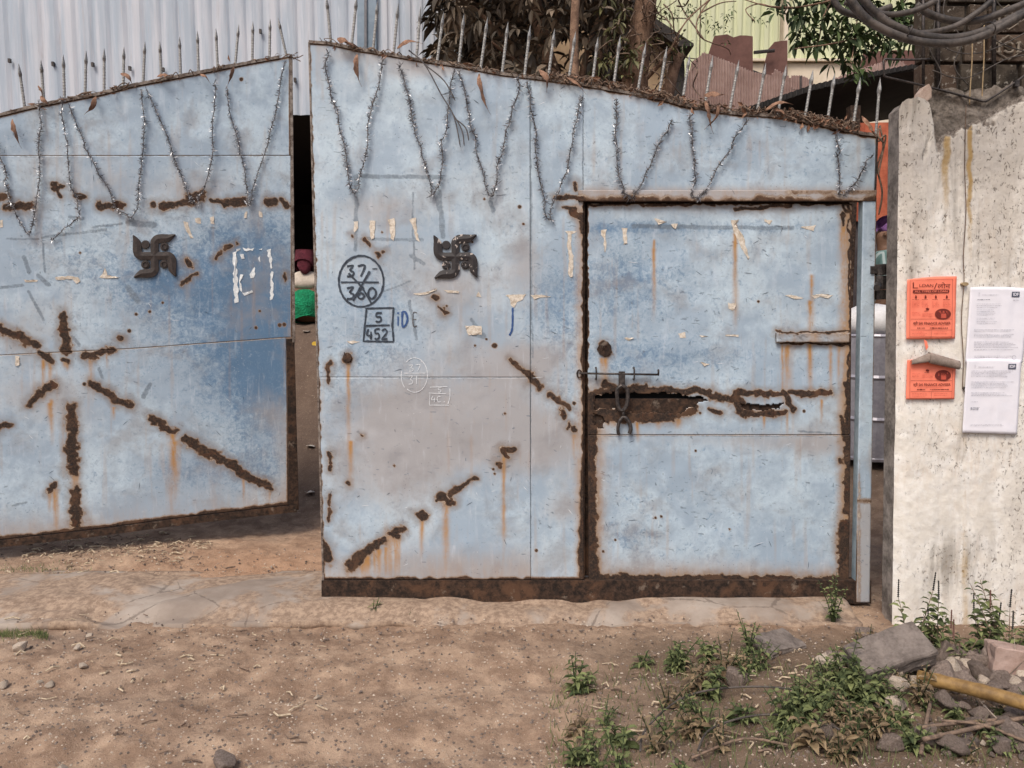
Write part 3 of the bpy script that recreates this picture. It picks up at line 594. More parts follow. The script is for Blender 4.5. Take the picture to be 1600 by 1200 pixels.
L_SP = [(28, 98, 38, 170), (63, 92, 68, 164), (98, 84, 100, 158), (134, 78, 132, 152), (162, 74, 162, 146), (193, 72, 192, 139), (226, 64, 223, 131), (249, 63, 252, 126), (280, 56, 282, 121), (308, 47, 310, 115), (337, 43, 340, 109), (373, 37, 367, 104), (395, 32, 394, 98), (422, 28, 421, 93), (434, 26, 448, 88)]
L_SP += [(-8-34*k, 104+8*k, -4-34*k, 178+8*k) for k in range(10)]
for pl, lst, par in ((RL, R_SP, gr), (LL, L_SP, gl)):
    for x1, y1, x0, y0 in lst:
        a = pl.at(x0, y0, -.012); c_ = pl.at(x1, y1, -.012); d = c_-a
        o = bpy.data.objects.new('spike', SPK); COL.objects.link(o); o.parent = par
        q = d.to_track_quat('Z', 'Y'); k = 1.0
        o.matrix_local = Matrix.Translation(a-Vector(par.location)) @ q.to_matrix().to_4x4() @ Matrix.Diagonal(((1.35 if pl is LL else 1.15),)*2+(d.length, 1))

# ------------------------------------------------------------------ emblems
EMB = dict(arms=None)
def emblem(pl, cx, cy, sc, mat, parent, label, tops):
    # a right-facing Hindu swastika with flared, curved arms: four arms from one centre
    def arm(rot):
        path = [(0, 0), (0, -.42), (0, -.62), (.12, -.76), (.34, -.80), (.62, -.82), (.95, -.98)]; wd = [.36, .36, .38, .40, .40, .36, .03]
        out = []; ca, sa = math.cos(rot), math.sin(rot)
        for (x, y) in path: out.append((x*ca-y*sa, x*sa+y*ca))
        return out, wd
    mb = MB(); k = sc
    for r_ in range(4):
        p, wd = arm(r_*math.pi/2)
        P = smoothpath([Vector((x, y, 0)) for x, y in p], 4); W = np.interp(np.linspace(0, 1, len(P)), np.linspace(0, 1, len(wd)), wd)
        l, rr_ = [], []
        for i, q in enumerate(P):
            tt = P[min(i+1, len(P)-1)]-P[max(i-1, 0)]; tt.normalize(); a = Vector((-tt.y, tt.x, 0))
            l.append(q+a*W[i]/2); rr_.append(q-a*W[i]/2)
        b_ = len(mb.v)
        for L_ in (l, rr_):
            for q in L_: mb.v.append(pl.at(cx+q.x*k, cy+q.y*k, .016))
        m_ = len(l)
        for L_ in (P,):
            for q in L_: mb.v.append(pl.at(cx+q.x*k, cy+q.y*k, .021))
        for L_ in (l, rr_):
            for q in L_: mb.v.append(pl.at(cx+q.x*k, cy+q.y*k, .0))
        for i in range(m_-1):
            mb.f += [(b_+i, b_+i+1, b_+2*m_+i+1, b_+2*m_+i), (b_+2*m_+i, b_+2*m_+i+1, b_+m_+i+1, b_+m_+i), (b_+3*m_+i, b_+3*m_+i+1, b_+i+1, b_+i), (b_+m_+i, b_+m_+i+1, b_+4*m_+i+1, b_+4*m_+i)]
    o = mb.build('emblem', mat, parent); o['label'] = label
    for k2, (dx, dy) in enumerate(((-.42, -.52), (.45, -.42), (-.42, .40), (.44, .38))):
        x, y = cx+dx*sc, cy+dy*sc; m2 = MB(); m2.prism([pl.at(x+.20*sc*math.cos(a), y+.20*sc*math.sin(a), .015) for a in np.linspace(2*math.pi, .4, 14)], pl.n, .015)
        if k2: m2.tube([pl.at(x+.12*sc*math.cos(a), y+.12*sc*math.sin(a), .017) for a in np.linspace(0, 2*math.pi, 13)], .003, 6)
        m2.build('emblem_dot', mat if k2 != 1 else mat, o, bevel=.003)
emblem(LL, 242, 400, 34, M['emblem_brown'], gl, 'plain dark brown swastika emblem with four dots', 0)
emblem(RL, 712, 401, 34.5, M['emblem_black'], gr, 'black swastika emblem with flaking pale paint', 0)

# ------------------------------------------------------------------ writing on the gate
GL = {'0': [[(.5, 0), (.15, .25), (.1, .7), (.45, 1), (.85, .75), (.9, .3), (.5, 0)]], '1': [[(.5, 0), (.5, 1)]], '2': [[(.1, .2), (.5, 0), (.85, .2), (.7, .5), (.1, 1), (.95, .95)]],
 '3': [[(.1, .08), (.8, 0), (.45, .42), (.85, .62), (.7, .95), (.1, 1)]], '4': [[(.3, 0), (.05, .6), (.9, .6)], [(.7, .25), (.65, 1)]], '5': [[(.9, 0), (.25, .03), (.2, .4), (.7, .45), (.8, .8), (.45, 1), (.1, .9)]],
 '6': [[(.8, 0), (.25, .35), (.15, .8), (.5, 1), (.85, .75), (.5, .5), (.2, .65)]], '7': [[(.1, .05), (.9, 0), (.45, 1)]], 'C': [[(.85, .1), (.4, 0), (.1, .5), (.4, 1), (.9, .9)]],
 'i': [[(.5, .3), (.5, 1)], [(.5, 0), (.5, .12)]], 'D': [[(.15, 0), (.15, 1), (.6, .95), (.9, .5), (.6, .05), (.15, 0)]], 'E': [[(.85, 0), (.2, 0), (.2, 1), (.85, 1)], [(.2, .5), (.75, .5)]], '.': [[(.4, .95), (.6, 1)]]}
class Pen:
    def __init__(s, pl, wd): s.pl = pl; s.w = wd; s.mb = MB(); s.o = .0022; s.par = gr
    def line(s, pts, k=1.0, sm=4):
        P = [Vector((x, y, 0)) for x, y in pts]
        if sm > 1 and len(P) > 2: P = smoothpath(P, sm)
        else:
            Q_ = []
            for a, b_ in zip(P[:-1], P[1:]):
                m = max(1, int((b_-a).length/3)); Q_ += [a.lerp(b_, j/m) for j in range(m)]
            P = Q_+[P[-1]]
        wd = [s.w*k*random.uniform(.75, 1.2) for _ in P]; s.mb.ribbon([s.pl.at(q.x, q.y, s.o+surf(s.pl, s.par, q.x, q.y)) for q in P], wd, s.pl.n); s.o += .00012
    def text(s, x, y, w_, h, txt, gap=1.15, k=1.0):
        for ch in txt:
            for st in GL[ch]: s.line([(x+u*w_, y+v*h) for u, v in st], k)
            x += w_*gap
    def ell(s, cx, cy, rx, ry, a0=0, a1=6.4, k=1.0): s.line([(cx+rx*math.cos(a), cy+ry*math.sin(a)) for a in np.linspace(a0, a1, 26)], k, 1)
    def build(s, name, mat, par, label):
        o = s.mb.build(name, mat, par); o['label'] = label; return o
p = Pen(RL, .0105); p.ell(564.5, 439.5, 35, 40, -2.2, 4.3); p.text(541, 415, 14, 17, '37', 1.2); p.line([(533, 441), (592, 441)], .8); p.text(541, 449, 14, 18, '360', 1.2); p.line([(545, 427), (565, 448), (580, 473)]); p.line([(578, 424), (552, 470)], 1.1); p.line([(582, 420), (590, 420)], .6)
p.build('handwritten_number', M['marker'], gr, 'circled and crossed out 37 over 360 in black')
p = Pen(RL, .0095); p.line([(571, 482), (615, 481), (613, 508), (615, 534)], 1, 1); p.line([(573, 482), (568, 533), (615, 534)], 1, 1); p.line([(570, 509), (609, 508)], 1, 1); p.text(586, 489, 12, 14, '5'); p.text(573, 514, 10, 16, '452', 1.15)
p.build('handwritten_number', M['marker'], gr, 'boxed 5 over 452 in black')
p = Pen(RL, .008); p.text(619, 488, 6, 21, 'i', 1.2); p.text(627, 487, 11, 22, 'D', 1.3, 1.3); p.build('stencilled_letters', M['bluepen'], gr, 'blue stencilled letters iD')
p = Pen(RL, .0045); p.text(644, 489, 9, 20, 'E', 1, 1); p.build('stencilled_letter', M['darktwig'], gr, 'faded grey stencilled letter E')
p = Pen(RL, .0032); p.ell(648, 586, 20, 27, -2.3, 2.2); p.ell(647, 587, 20, 27, 2.4, 3.4); p.text(638, 570, 9, 10, '37'); p.line([(632, 583), (664, 583)]); p.text(638, 587, 8, 13, '31'); p.build('chalk_number', M['chalk'], gr, 'circled 37 over 31 in white chalk')
p = Pen(RL, .0032); p.line([(672, 605), (699, 604)], 1, 1); p.text(684, 606, 6, 7, '5'); p.line([(670, 614), (697, 615)], 1, 1); p.line([(672, 615), (671, 633), (702, 633)], 1, 1); p.line([(703, 607), (703, 620), (700, 631)]); p.text(674, 619, 7, 9, '4C.', 1.2); p.build('chalk_number', M['chalk'], gr, 'boxed 5 over 4C in white chalk')
p = Pen(RL, .010); p.line([(801, 481), (801, 500), (800, 515), (796, 524)]); p.build('blue_stroke', M['bluepen'], gr, 'short blue painted stroke below a paper scrap')
# fine scratches, one mesh per leaf
for pl, par, (x0, x1, y0, y1), n_, sd_ in ((RL, gr, (510, 900, 130, 890), 34, 1), (LL, gl, (5, 440, 190, 800), 30, 2), (RL, wk, (935, 1310, 340, 890), 34, 3)):
    rr_ = random.Random(sd_)
    for mt, nm in ((M['marker'], 'dark_scratches'), (M['chalk'], 'white_scratches')):
        mb = MB()
        for k in range(n_//2 if mt is M['chalk'] else n_):
            x, y = rr_.uniform(x0, x1), rr_.uniform(y0, y1); a = rr_.uniform(0, math.pi); l = rr_.uniform(3, 16); q = rr_.uniform(-3, 3)
            if par is wk and 600 < y < 660: continue
            mb.ribbon([pl.at(x+l*u*math.cos(a)+q*u*u, y+l*u*math.sin(a)*.7, .0012+surf(pl, par, x+l*u*math.cos(a), y+l*u*math.sin(a)*.7)) for u in (0, .33, .66, 1)], [.0008, .0022, .002, .0006], pl.n)
        o = mb.build(nm, mt, par); tag(o, kind='stuff')
# paper scraps left on the gate
def scrap(pl, pts, par, mat='paper_old', off=.012, name='paper_scrap'):
    P_ = []; k = len(pts)
    for i in range(k):
        (x0, y0), (x1, y1) = pts[i], pts[(i+1) % k]; m = max(1, int(math.hypot(x1-x0, y1-y0)/4))
        for j in range(m): u = j/m; jj = 1.5 if mat == 'paper_white' else .8; P_.append((x0+(x1-x0)*u+random.uniform(-jj, jj), y0+(y1-y0)*u+random.uniform(-jj, jj)))
    q = [pl.at(x, y, .0014+surf(pl, par, x, y)+random.random()**6*.006) for x, y in P_]; o = MB().prism(q[::-1], pl.n, .0006).build(name, M[mat], par); return o
for pts in ([(553, 346), (560, 345), (559, 356), (555, 364), (553, 360)], [(577, 345), (587, 344), (585, 372), (580, 374)], [(606, 344), (617, 341), (618, 362), (616, 377), (611, 372), (608, 350)], [(640, 344), (650, 340), (652, 362), (656, 378), (650, 374), (645, 352)],
            [(790, 461), (822, 460), (816, 468), (808, 472), (804, 480), (799, 478), (797, 468)], [(829, 461), (846, 461), (862, 463), (845, 465), (835, 468)], [(882, 361), (900, 361), (899, 364), (893, 366), (892, 384), (896, 400), (895, 432), (891, 434), (888, 428), (889, 400), (886, 384), (887, 366)],
            [(646, 458), (665, 456), (683, 451), (682, 454), (665, 460), (648, 461)], [(693, 453), (718, 455), (716, 458), (700, 457)], [(744, 463), (748, 455), (753, 464)], [(542, 533), (562, 533), (558, 536), (545, 536)], [(726, 509), (753, 509), (752, 523), (732, 524)]):
    scrap(RL, pts, gr)
for pts in ([(939, 359), (948, 358), (946, 366), (948, 378), (946, 394), (944, 390), (944, 372), (940, 366)], [(972, 356), (981, 356), (980, 364), (981, 380), (975, 383), (974, 366)], [(1050, 349), (1060, 348), (1057, 358), (1052, 354)], [(1143, 344), (1157, 342), (1150, 350), (1162, 368), (1172, 402), (1170, 406), (1158, 384), (1146, 356)],
            [(1252, 354), (1276, 351), (1273, 360), (1262, 358)], [(1195, 342), (1208, 344), (1204, 350), (1196, 346)], [(976, 528), (992, 528), (984, 533)], [(1060, 521), (1072, 519), (1072, 527), (1064, 528)], [(1094, 523), (1108, 525), (1098, 527)], [(1228, 461), (1242, 461), (1258, 466), (1250, 468), (1236, 465)],
            [(1270, 462), (1282, 459), (1304, 461), (1296, 466), (1284, 463), (1274, 466)], [(1096, 566), (1110, 569), (1102, 573)], [(1023, 340), (1044, 346), (1030, 350)], [(1138, 473), (1152, 474), (1146, 486), (1140, 482)], [(1135, 523), (1156, 523), (1155, 526), (1136, 526)]):
    scrap(RL, pts, wk, off=-.006)
for pts in ([(364, 396), (369, 392), (370, 430), (374, 472), (367, 474), (365, 440)], [(417, 391), (423, 388), (426, 420), (424, 420)], [(423, 424), (426, 424), (427, 468), (422, 470)], [(368, 389), (376, 389), (375, 392), (368, 393)], [(380, 388), (396, 388), (394, 391), (382, 392)], [(404, 388), (410, 388), (410, 391), (404, 391)],
            [(391, 430), (397, 416), (399, 428), (397, 434), (391, 434)], [(376, 427), (379, 428), (376, 440), (379, 456), (376, 457), (373, 440)], [(376, 398), (382, 397), (381, 404), (377, 404)], [(377, 457), (395, 454), (396, 458), (382, 461)], [(403, 402), (407, 401), (406, 408), (404, 409)]):
    scrap(LL, pts, gl, 'paper_white', .010)
for pts in ([(287, 345), (294, 348), (296, 358), (303, 372), (298, 372), (289, 358)], [(305, 341), (314, 341), (314, 350), (306, 348)], [(328, 340), (334, 338), (335, 350), (329, 349)], [(86, 433), (106, 431), (122, 433), (126, 440), (120, 444), (112, 436), (88, 437)], [(38, 437), (60, 437), (58, 441), (40, 441)],
            [(155, 434), (160, 428), (164, 418), (168, 430), (188, 433), (170, 436)], [(0, 344), (5, 343), (5, 354), (0, 356)], [(24, 556), (30, 557), (31, 570), (24, 572)], [(383, 330), (387, 331), (386, 340), (382, 340)], [(404, 330), (410, 332), (410, 340), (406, 340)]):
    scrap(LL, pts, gl, 'paper_old', .010)

# ------------------------------------------------------------------ tinsel garlands
def garland(pl, pts, label, i):
    P = smoothpath([pl.at(x, y, .022+random.uniform(-.003, .006)) for x, y in pts], 10); rr_ = np.random.default_rng(100+i)
    L = [0]
    for a, b_ in zip(P[:-1], P[1:]): L.append(L[-1]+(b_-a).length)
    n_ = int(L[-1]*600); s_ = np.linspace(0, L[-1], n_); A = np.array([tuple(p_) for p_ in P]); A[:, 2] += (fbm(np.arange(len(A))/5+i*9, np.zeros(len(A)), 3, 3)-.5)*.05; A[:, 0] += (fbm(np.arange(len(A))/5+i*9, np.ones(len(A))*5, 3, 4)-.5)*.05; P = [Vector(a_) for a_ in A]; C = np.stack([np.interp(s_, L, A[:, k]) for k in range(3)], -1)
    C += np.stack([np.sin(s_*31+i), 0*s_, np.cos(s_*23)], -1)*.003
    D = rr_.normal(size=(n_, 3)); D[:, 1] *= .6; D /= np.linalg.norm(D, axis=1)[:, None]
    l = (.55+.9*fbm(s_*14, s_*0+i, 2, 6))[:, None]*rr_.uniform(.009, .027, n_)[:, None]*np.where(rr_.random(n_) < .1, 1.5, 1)[:, None]; W = np.cross(D, rr_.normal(size=(n_, 3))); W /= np.linalg.norm(W, axis=1)[:, None]; W *= rr_.uniform(.0010, .0030, n_)[:, None]
    T = C+D*l; Mi = C+D*l*.5+rr_.normal(size=(n_, 3))*.0015
    V = np.stack([C-W*.5, C+W*.5, Mi+W, T, Mi-W], 1).reshape(-1, 3); b_ = np.arange(n_)[:, None]*5
    Q = np.concatenate([b_+np.array([[0, 1, 2, 4]]), b_+np.array([[4, 2, 3, 3]])], 0)
    Q2 = np.concatenate([b_+np.array([[0, 1, 2]]), b_+np.array([[0, 2, 4]]), b_+np.array([[4, 2, 3]])], 0)
    v = np.repeat(rr_.random(n_)**2.6, 5)
    root = empty('tinsel_garland', (A[:, 0].mean(), A[:, 1].mean(), A[:, 2].min()), label, 'garland', 'silver tinsel garlands hung in V shapes on the gate')
    np_mesh('tinsel', V, Q2, M['tinsel'], root, {'v': v}, False)
    MB().tube(P, .0022, 5).build('string', M['darktwig'], root)
G_L = [([(-70, 200), (-52, 260), (-30, 345), (-18, 300), (-10, 215)], 'leftmost tinsel garland on the left leaf, cut by the photo edge'),
 ([(-8, 225), (8, 265), (20, 310), (45, 366), (58, 320), (65, 230), (67, 165)], 'tinsel V just left of the tinsel strand with a curled tail'),
 ([(98, 160), (108, 230), (116, 290), (121, 335), (108, 356), (84, 374)], 'single tinsel strand with its tail curling left below the rust star'),
 ([(113, 165), (140, 235), (165, 290), (196, 337), (214, 322), (225, 230), (220, 138)], 'wide tinsel V hanging above the brown swastika emblem'),
 ([(232, 142), (262, 220), (285, 280), (303, 318), (320, 290), (335, 200), (336, 125)], 'tinsel V ending at the round rust spot on the left leaf'),
 ([(352, 132), (370, 210), (382, 275), (387, 320), (400, 290), (425, 200), (443, 98)], 'tinsel V nearest the free edge of the left leaf')]
G_R = [([(511, 75), (520, 140), (535, 230), (554, 300), (567, 265), (585, 170), (603, 98)], 'tinsel V nearest the free edge of the right leaf'),
 ([(627, 103), (640, 150), (660, 240), (680, 302), (690, 265), (700, 200), (711, 115)], 'tinsel V above the black swastika emblem, crossed by dark twigs'),
 ([(723, 112), (737, 190), (752, 260), (766, 314), (780, 262), (800, 180), (812, 125)], 'tinsel V between the black emblem and the vertical seam'),
 ([(826, 128), (833, 200), (845, 280), (856, 342), (875, 295), (895, 220), (911, 148)], 'tinsel V that hangs lowest, just left of the wicket door'),
 ([(961, 155), (965, 235), (969, 293), (978, 308), (992, 304), (1012, 255), (1045, 186)], 'tinsel V over the left end of the wicket door lintel'),
 ([(1073, 180), (1078, 240), (1083, 300), (1090, 306), (1099, 300), (1130, 240), (1166, 190)], 'tinsel V over the middle of the wicket door lintel'),
 ([(1302, 208), (1306, 250), (1308, 300), (1322, 293), (1345, 270), (1365, 243)], 'short tinsel loop at the hinge end of the right leaf')]
for i, (a, b_) in enumerate(G_L): garland(LL, a, b_, i)
for i, (a, b_) in enumerate(G_R): garland(RL, a, b_, i+20)

# ------------------------------------------------------------------ dry leaves and creepers on the gate
def leaf_between(pl, x0, y0, x1, y1, wpx, off=.03, curl=.02, label='', mat='dryleaf'):
    a = pl.at(x0, y0, off); b_ = pl.at(x1, y1, off+random.uniform(-.005, .01)); d = b_-a; sd_ = d.cross(pl.n).normalized(); w_ = wpx*pxw(pl, x0, y0); n_ = 9
    V = []; Fq = []; bend = random.uniform(-.12, .12)*d.length
    for i in range(n_):
        u = i/(n_-1); c_ = a+d*u+pl.n*(curl*math.sin(u*math.pi))+sd_*(bend*math.sin(u*math.pi)); ww = w_*max(.06, math.sin(min(1, u*1.15+.05)*math.pi)**.8)/2
        tw = random.uniform(-.5, .5)+u*1.6
        s2 = sd_*math.cos(tw)+pl.n*math.sin(tw); n2 = pl.n*math.cos(tw)-sd_*math.sin(tw)
        V += [c_-s2*ww+n2*ww*.6, c_, c_+s2*ww+n2*ww*.6]
    for i in range(n_-1):
        for k in (0, 1): Fq.append((i*3+k, i*3+k+1, i*3+k+4, i*3+k+3))
    mb = MB(); mb.v = V; mb.f = Fq; o = mb.build('dry_leaf', M[mat], None, smooth=True); m = o.modifiers.new('s', 'SOLIDIFY'); m.thickness = .001
    return tag(o, label, 'dead leaf', 'dry leaves caught on the top of the gate')
for a in ((RL, 560, 88, 567, 138, 9, 'curled brown leaf hanging near the free edge of the right leaf'), (RL, 749, 118, 767, 182, 9, 'long orange brown leaf hanging right of the dark twigs'), (RL, 529, 64, 562, 77, 11, 'brown leaf lying along the rail near the free edge of the right leaf'), (RL, 622, 79, 662, 72, 8, 'brown leaf lying flat where the dark twigs start'),
          (RL, 842, 112, 854, 148, 11, 'short brown leaf hanging left of the upper vertical seam'), (RL, 885, 124, 915, 150, 5, 'thin brown leaf over the lintel side of the seam'), (RL, 1100, 160, 1112, 212, 9, 'forked dead leaf cluster hanging over the wicket, left prong'), (RL, 1120, 165, 1098, 205, 7, 'forked dead leaf cluster hanging over the wicket, right prong'),
          (RL, 1098, 152, 1132, 150, 12, 'curled dead leaf on top of the forked cluster'), (RL, 1192, 175, 1236, 166, 7, 'reddish dry leaf sticking out right above the rail'), (RL, 1205, 172, 1228, 184, 7, 'reddish dry leaf drooping over the rail right of the forked cluster'), (RL, 1342, 184, 1368, 224, 8, 'long dry leaf bending down at the hinge end'),
          (LL, 66, 152, 84, 171, 8, 'orange leaf at the third spike from the photo edge'), (LL, 152, 153, 133, 181, 9, 'orange leaf hanging between the first tinsel Vs'), (LL, 190, 117, 210, 137, 9, 'brown leaf at the sixth spike of the left leaf'), (LL, 247, 122, 272, 122, 8, 'brown leaf lying on the rail near the middle of the left leaf'),
          (LL, 366, 107, 356, 138, 7, 'brown leaf hanging beside the last tinsel V of the left leaf'), (LL, 313, 118, 330, 134, 5, 'thin leaf hanging left of the eleventh spike'), (LL, 22, 188, 37, 234, 8, 'dark curled leaf on the sheet at the left photo edge'), (LL, 62, 136, 70, 158, 5, 'small dark leaf round a spike at the left')):
    leaf_between(*a[:6], label=a[6])
def twigs(name, paths, r, mat, label, cat, pl=None):
    mb = MB()
    for pth in paths: mb.tube(smoothpath([pl.at(x, y, o_) for x, y, o_ in pth], 5), [r]+[r*.8]*(5*(len(pth)-1)-1)+[r*.3], 5)
    return tag(mb.build(name, M[mat], None, smooth=True), label, cat)
twigs('dry_twig', [[(640, 82, .03), (665, 105, .04), (690, 150, .035), (710, 185, .03), (720, 232, .03)], [(665, 105, .04), (695, 130, .04), (712, 160, .03)], [(708, 180, .03), (722, 205, .03), (726, 230, .03)], [(712, 188, .03), (728, 202, .03), (733, 222, .03)]], .0042, 'darktwig', 'dark forked twig hanging over the sheet of the right leaf', 'twig', RL)
rr_ = random.Random(5)
def creeper(pl, top, x0, x1, n_, amp, name, label, leaves):
    root = empty(name, pl.at((x0+x1)/2, float(top((x0+x1)/2)), 0), label, 'creeper'); mb = MB()
    for k in range(n_):
        x = rr_.uniform(x0, x1); l = rr_.uniform(12, 55); y = float(top(x))-2+rr_.uniform(-amp, 4); pts = [pl.at(x, y, rr_.uniform(-.03, .03))]
        for j in range(4):
            x += l/4*rr_.choice((1, 1, -.4)); y = float(top(x))-2+rr_.uniform(-amp, 5); pts.append(pl.at(min(x, x1+10), y, rr_.uniform(-.03, .035)))
        mb.tube(smoothpath(pts, 3), rr_.uniform(.0012, .0038), 5)
    tag(mb.build('stems', M['twig'], root, smooth=True), kind='stuff'); mb = MB()
    for k in range(leaves):
        x = rr_.uniform(x0, x1); y = float(top(x))-3+rr_.uniform(-amp*.8, 6); c_ = pl.at(x, y, rr_.uniform(-.02, .04)); d = Vector((rr_.uniform(-1, 1), rr_.uniform(-.5, .5), rr_.uniform(-1, .3))).normalized()*rr_.uniform(.015, .05); s2 = d.cross(Vector((rr_.random(), rr_.random(), rr_.random()))).normalized()*d.length*.22
        n2 = d.cross(s2).normalized()*d.length*.12; b_ = len(mb.v); mb.v += [c_, c_+d*.5+s2+n2, c_+d, c_+d*.5-s2+n2, c_+d*.5]; mb.f += [(b_, b_+1, b_+4), (b_+1, b_+2, b_+4), (b_+2, b_+3, b_+4), (b_+3, b_, b_+4)]
    tag(mb.build('leaf_litter', M['dryleaf'], root), kind='stuff')
creeper(RL, RTOP, 490, 830, 40, 5, 'dry_creeper', 'thin dead creeper along the top rail of the right leaf near its free edge', 25)
creeper(RL, RTOP, 840, 1200, 130, 13, 'dry_creeper', 'tangled dead creeper on the rail of the right leaf before the brown tree', 70)
creeper(RL, RTOP, 1210, 1330, 90, 14, 'dry_creeper', 'dense clump of dead creeper on the rail near the hinge end', 90)
creeper(LL, LTOP, -60, 455, 45, 5, 'dry_creeper', 'thin dead creeper along the top rail of the left leaf', 30)
twigs('dry_creeper', [[(1378, 195, -.02), (1380, 230, .0), (1374, 260, -.02), (1380, 300, -.01), (1376, 335, -.02)], [(1370, 222, .02), (1384, 212, .0), (1378, 245, .0), (1372, 275, 0)], [(1376, 200, -.02), (1370, 215, .02), (1378, 225, .02)]], .006, 'twig', 'twisted dead creeper hanging in the gap beside the wall', 'creeper', RL)
twigs('dry_creeper', [[(448, 84, .0), (455, 90, .01), (465, 90, .0), (474, 86, .0)], [(452, 88, .01), (462, 92, .0), (470, 96, 0)], [(440, 92, .01), (452, 86, .02), (460, 94, .0)]], .004, 'twig', 'small dead twig sticking out of the top corner of the left leaf', 'creeper', LL)

# ------------------------------------------------------------------ whitewashed wall on the right
t = NT('peeling_whitewash'); pe, st_, gy = t.attr('peel'), t.attr('stain'), t.attr('grey')
n1 = t.noise(3, 6, .6); n2 = t.noise(14, 6, .65, .3); n3 = t.noise(60, 5, .7, .5); sv = t.noise(1, 5, .65, .3, t.mp((30, 30, 7)))
sp = t.noise(1, 4, .55, 1.2, t.mp((75, 75, 42)))
A = lambda *a: __import__('functools').reduce(lambda x, y: t.ma('ADD', x, y), a)
K = lambda x, k: t.ma('MULTIPLY', t.ma('SUBTRACT', x, .5), k)
c = t.mix(t.ss(A(n2, K(n1, .6)), .35, .7), (.73, .69, .63), (.82, .80, .77))
c = t.mix(t.ss(A(n1, K(sv, .9)), .5, .8, 0, .6), c, (.62, .51, .41))
c = t.mix(t.ss(sv, .55, .75, 0, .6), c, (.83, .81, .77)); c = t.mix(t.ss(A(pe, K(n2, 1.2), K(n3, .6), K(sv, .6)), .45, 1.0, 0, .6), c, (.47, .42, .365))
wst = t.noise(1, 5, .6, .4, t.mp((9, 9, 1.1))); c = t.mix(t.ma('MULTIPLY', t.ss(wst, .50, .68), t.ss(pe, .2, .7, .2, .8)), c, (.33, .30, .265)); fl = t.ma('MULTIPLY', t.ss(A(sp, K(n3, .25)), .60, .66), t.ss(A(pe, K(n2, 1.8), K(n1, 1.6)), .12, .70)); c = t.mix(t.ma('MULTIPLY', fl, .85), c, (.17, .14, .115))
c = t.mix(t.ss(A(st_, K(n3, .5), K(sv, .5)), .2, .95, 0, .95), c, (.45, .30, .12))
gf = t.ss(A(gy, K(n2, .9), K(n3, .5), K(sv, .9)), .32, .68); c = t.mix(gf, c, t.mix(t.ss(n3, .4, .65), (.12, .10, .085), (.36, .315, .275)))
M['white'] = t.out(c, .9, 0, t.bump(A(n3, t.ma('MULTIPLY', fl, -1.2), t.ma('MULTIPLY', gf, -.8)), .55, .006), .25)
M['wallside'] = simple('grey_wall_side', (.10, .085, .075), (.33, .29, .26), 9, .9, .6, 0, .004)
WTOP = lambda x: np.interp(x, [1408, 1413, 1420, 1440, 1452, 1460, 1464, 1475, 1500, 1525, 1600, 1750, 2300], [172, 158, 153, 151, 160, 190, 214, 209, 198, 188, 148, 120, 60])
nc, nr = 340, 400; s_ = np.linspace(0, 1, nc)[None, :]**1.5; t_ = np.linspace(0, 1, nr)[:, None]
TX = 1409+(2300-1409)*s_; BX = 1396+(2150-1396)*s_; PX = TX+(BX-TX)*t_; TY = WTOP(TX)+(fbm(TX/6, TX*0, 3, 2)-.5)*6; PY = TY+(1060-TY)*t_
peel = .26+.35*sst(700, 250, PY)*fbm(PX/8, PY/50, 3, 23)+.75*sst(330, 180, PY)*fbm(PX/30, PY/60, 3, 3)+.5*np.exp(-((PX-1490)/60)**2-((PY-880)/45)**2)+.35*np.exp(-((PX-1470)/50)**2-((PY-700)/60)**2)+.5*np.exp(-((PX-1560)/60)**2-((PY-330)/120)**2)+.55*np.exp(-((PX-1425)/22)**2-((PY-320)/150)**2)+.55*np.exp(-((PX-1590)/30)**2-((PY-800)/150)**2)
peel += .35*np.exp(-((PX-1560)/22)**2-((PY-380)/60)**2)-.25*np.exp(-((PX-1500)/90)**2-((PY-780)/60)**2)
stn = .8*sst(11, 2, np.abs(PX-1478+(fbm(PY/20, PX*0, 2, 3)-.5)*8))*sst(195, 215, PY)*sst(420, 230, PY)+.95*sst(7, 1, np.abs(PX-1515+(fbm(PY/20, PX*0, 2, 9)-.5)*6))*sst(180, 200, PY)*sst(480, 260, PY)
stn += .35*sst(9, 1, np.abs(PX-1508))*sst(380, 600, PY)+.25*sst(900, 990, PY)+.3*np.exp(-((PX-1490)/50)**2-((PY-890)/40)**2)
gry = .5*sst(9, 1, PY-WTOP(PX))*sst(1450, 1462, PX)+.52*sst(26, 0, PY-WTOP(PX)+(fbm(PX/10, PY/14, 4, 8)-.5)*60)*sst(1452, 1470, PX)+.45*np.exp(-((PX-1466)/9)**2-((PY-222)/35)**2)+.12*sst(6, 0, PX-TX)+.5*sst(7, 1, np.abs(PX-1452-(PY-215)*-.28))*sst(205, 215, PY)*sst(262, 240, PY)
D = (fbm(PX/60, PY/60, 4, 51)-.5)*.018+(fbm(PX/9, PY/9, 3, 52)-.5)*.004-.006*sst(.4, .6, gry)
D -= .022*sst(.03, 0, s_)**2*np.ones_like(D)
V = WP.arr(PX, PY, D)
wl = empty('boundary_wall', (2.0, 3.78, 0), 'whitewashed boundary wall with peeling plaster carrying the posters', 'wall')
np_mesh('plaster_face', V.reshape(-1, 3), gridq(nr, nc), M['white'], wl, dict(peel=peel, stain=stn, grey=gry))
# side face and body
mb = MB(); prof = [(x, float(WTOP(x))+4) for x in (1411, 1420, 1440, 1452, 1460, 1464, 1475, 1500, 1525, 1600, 1750, 2300)]+[(2160, 1055), (1397.5, 1055)]
mb.prism([WP.at(x, y, -.03) for x, y in prof][::-1], WP.n, .11); mb.build('wall_body', M['wallside'], wl)
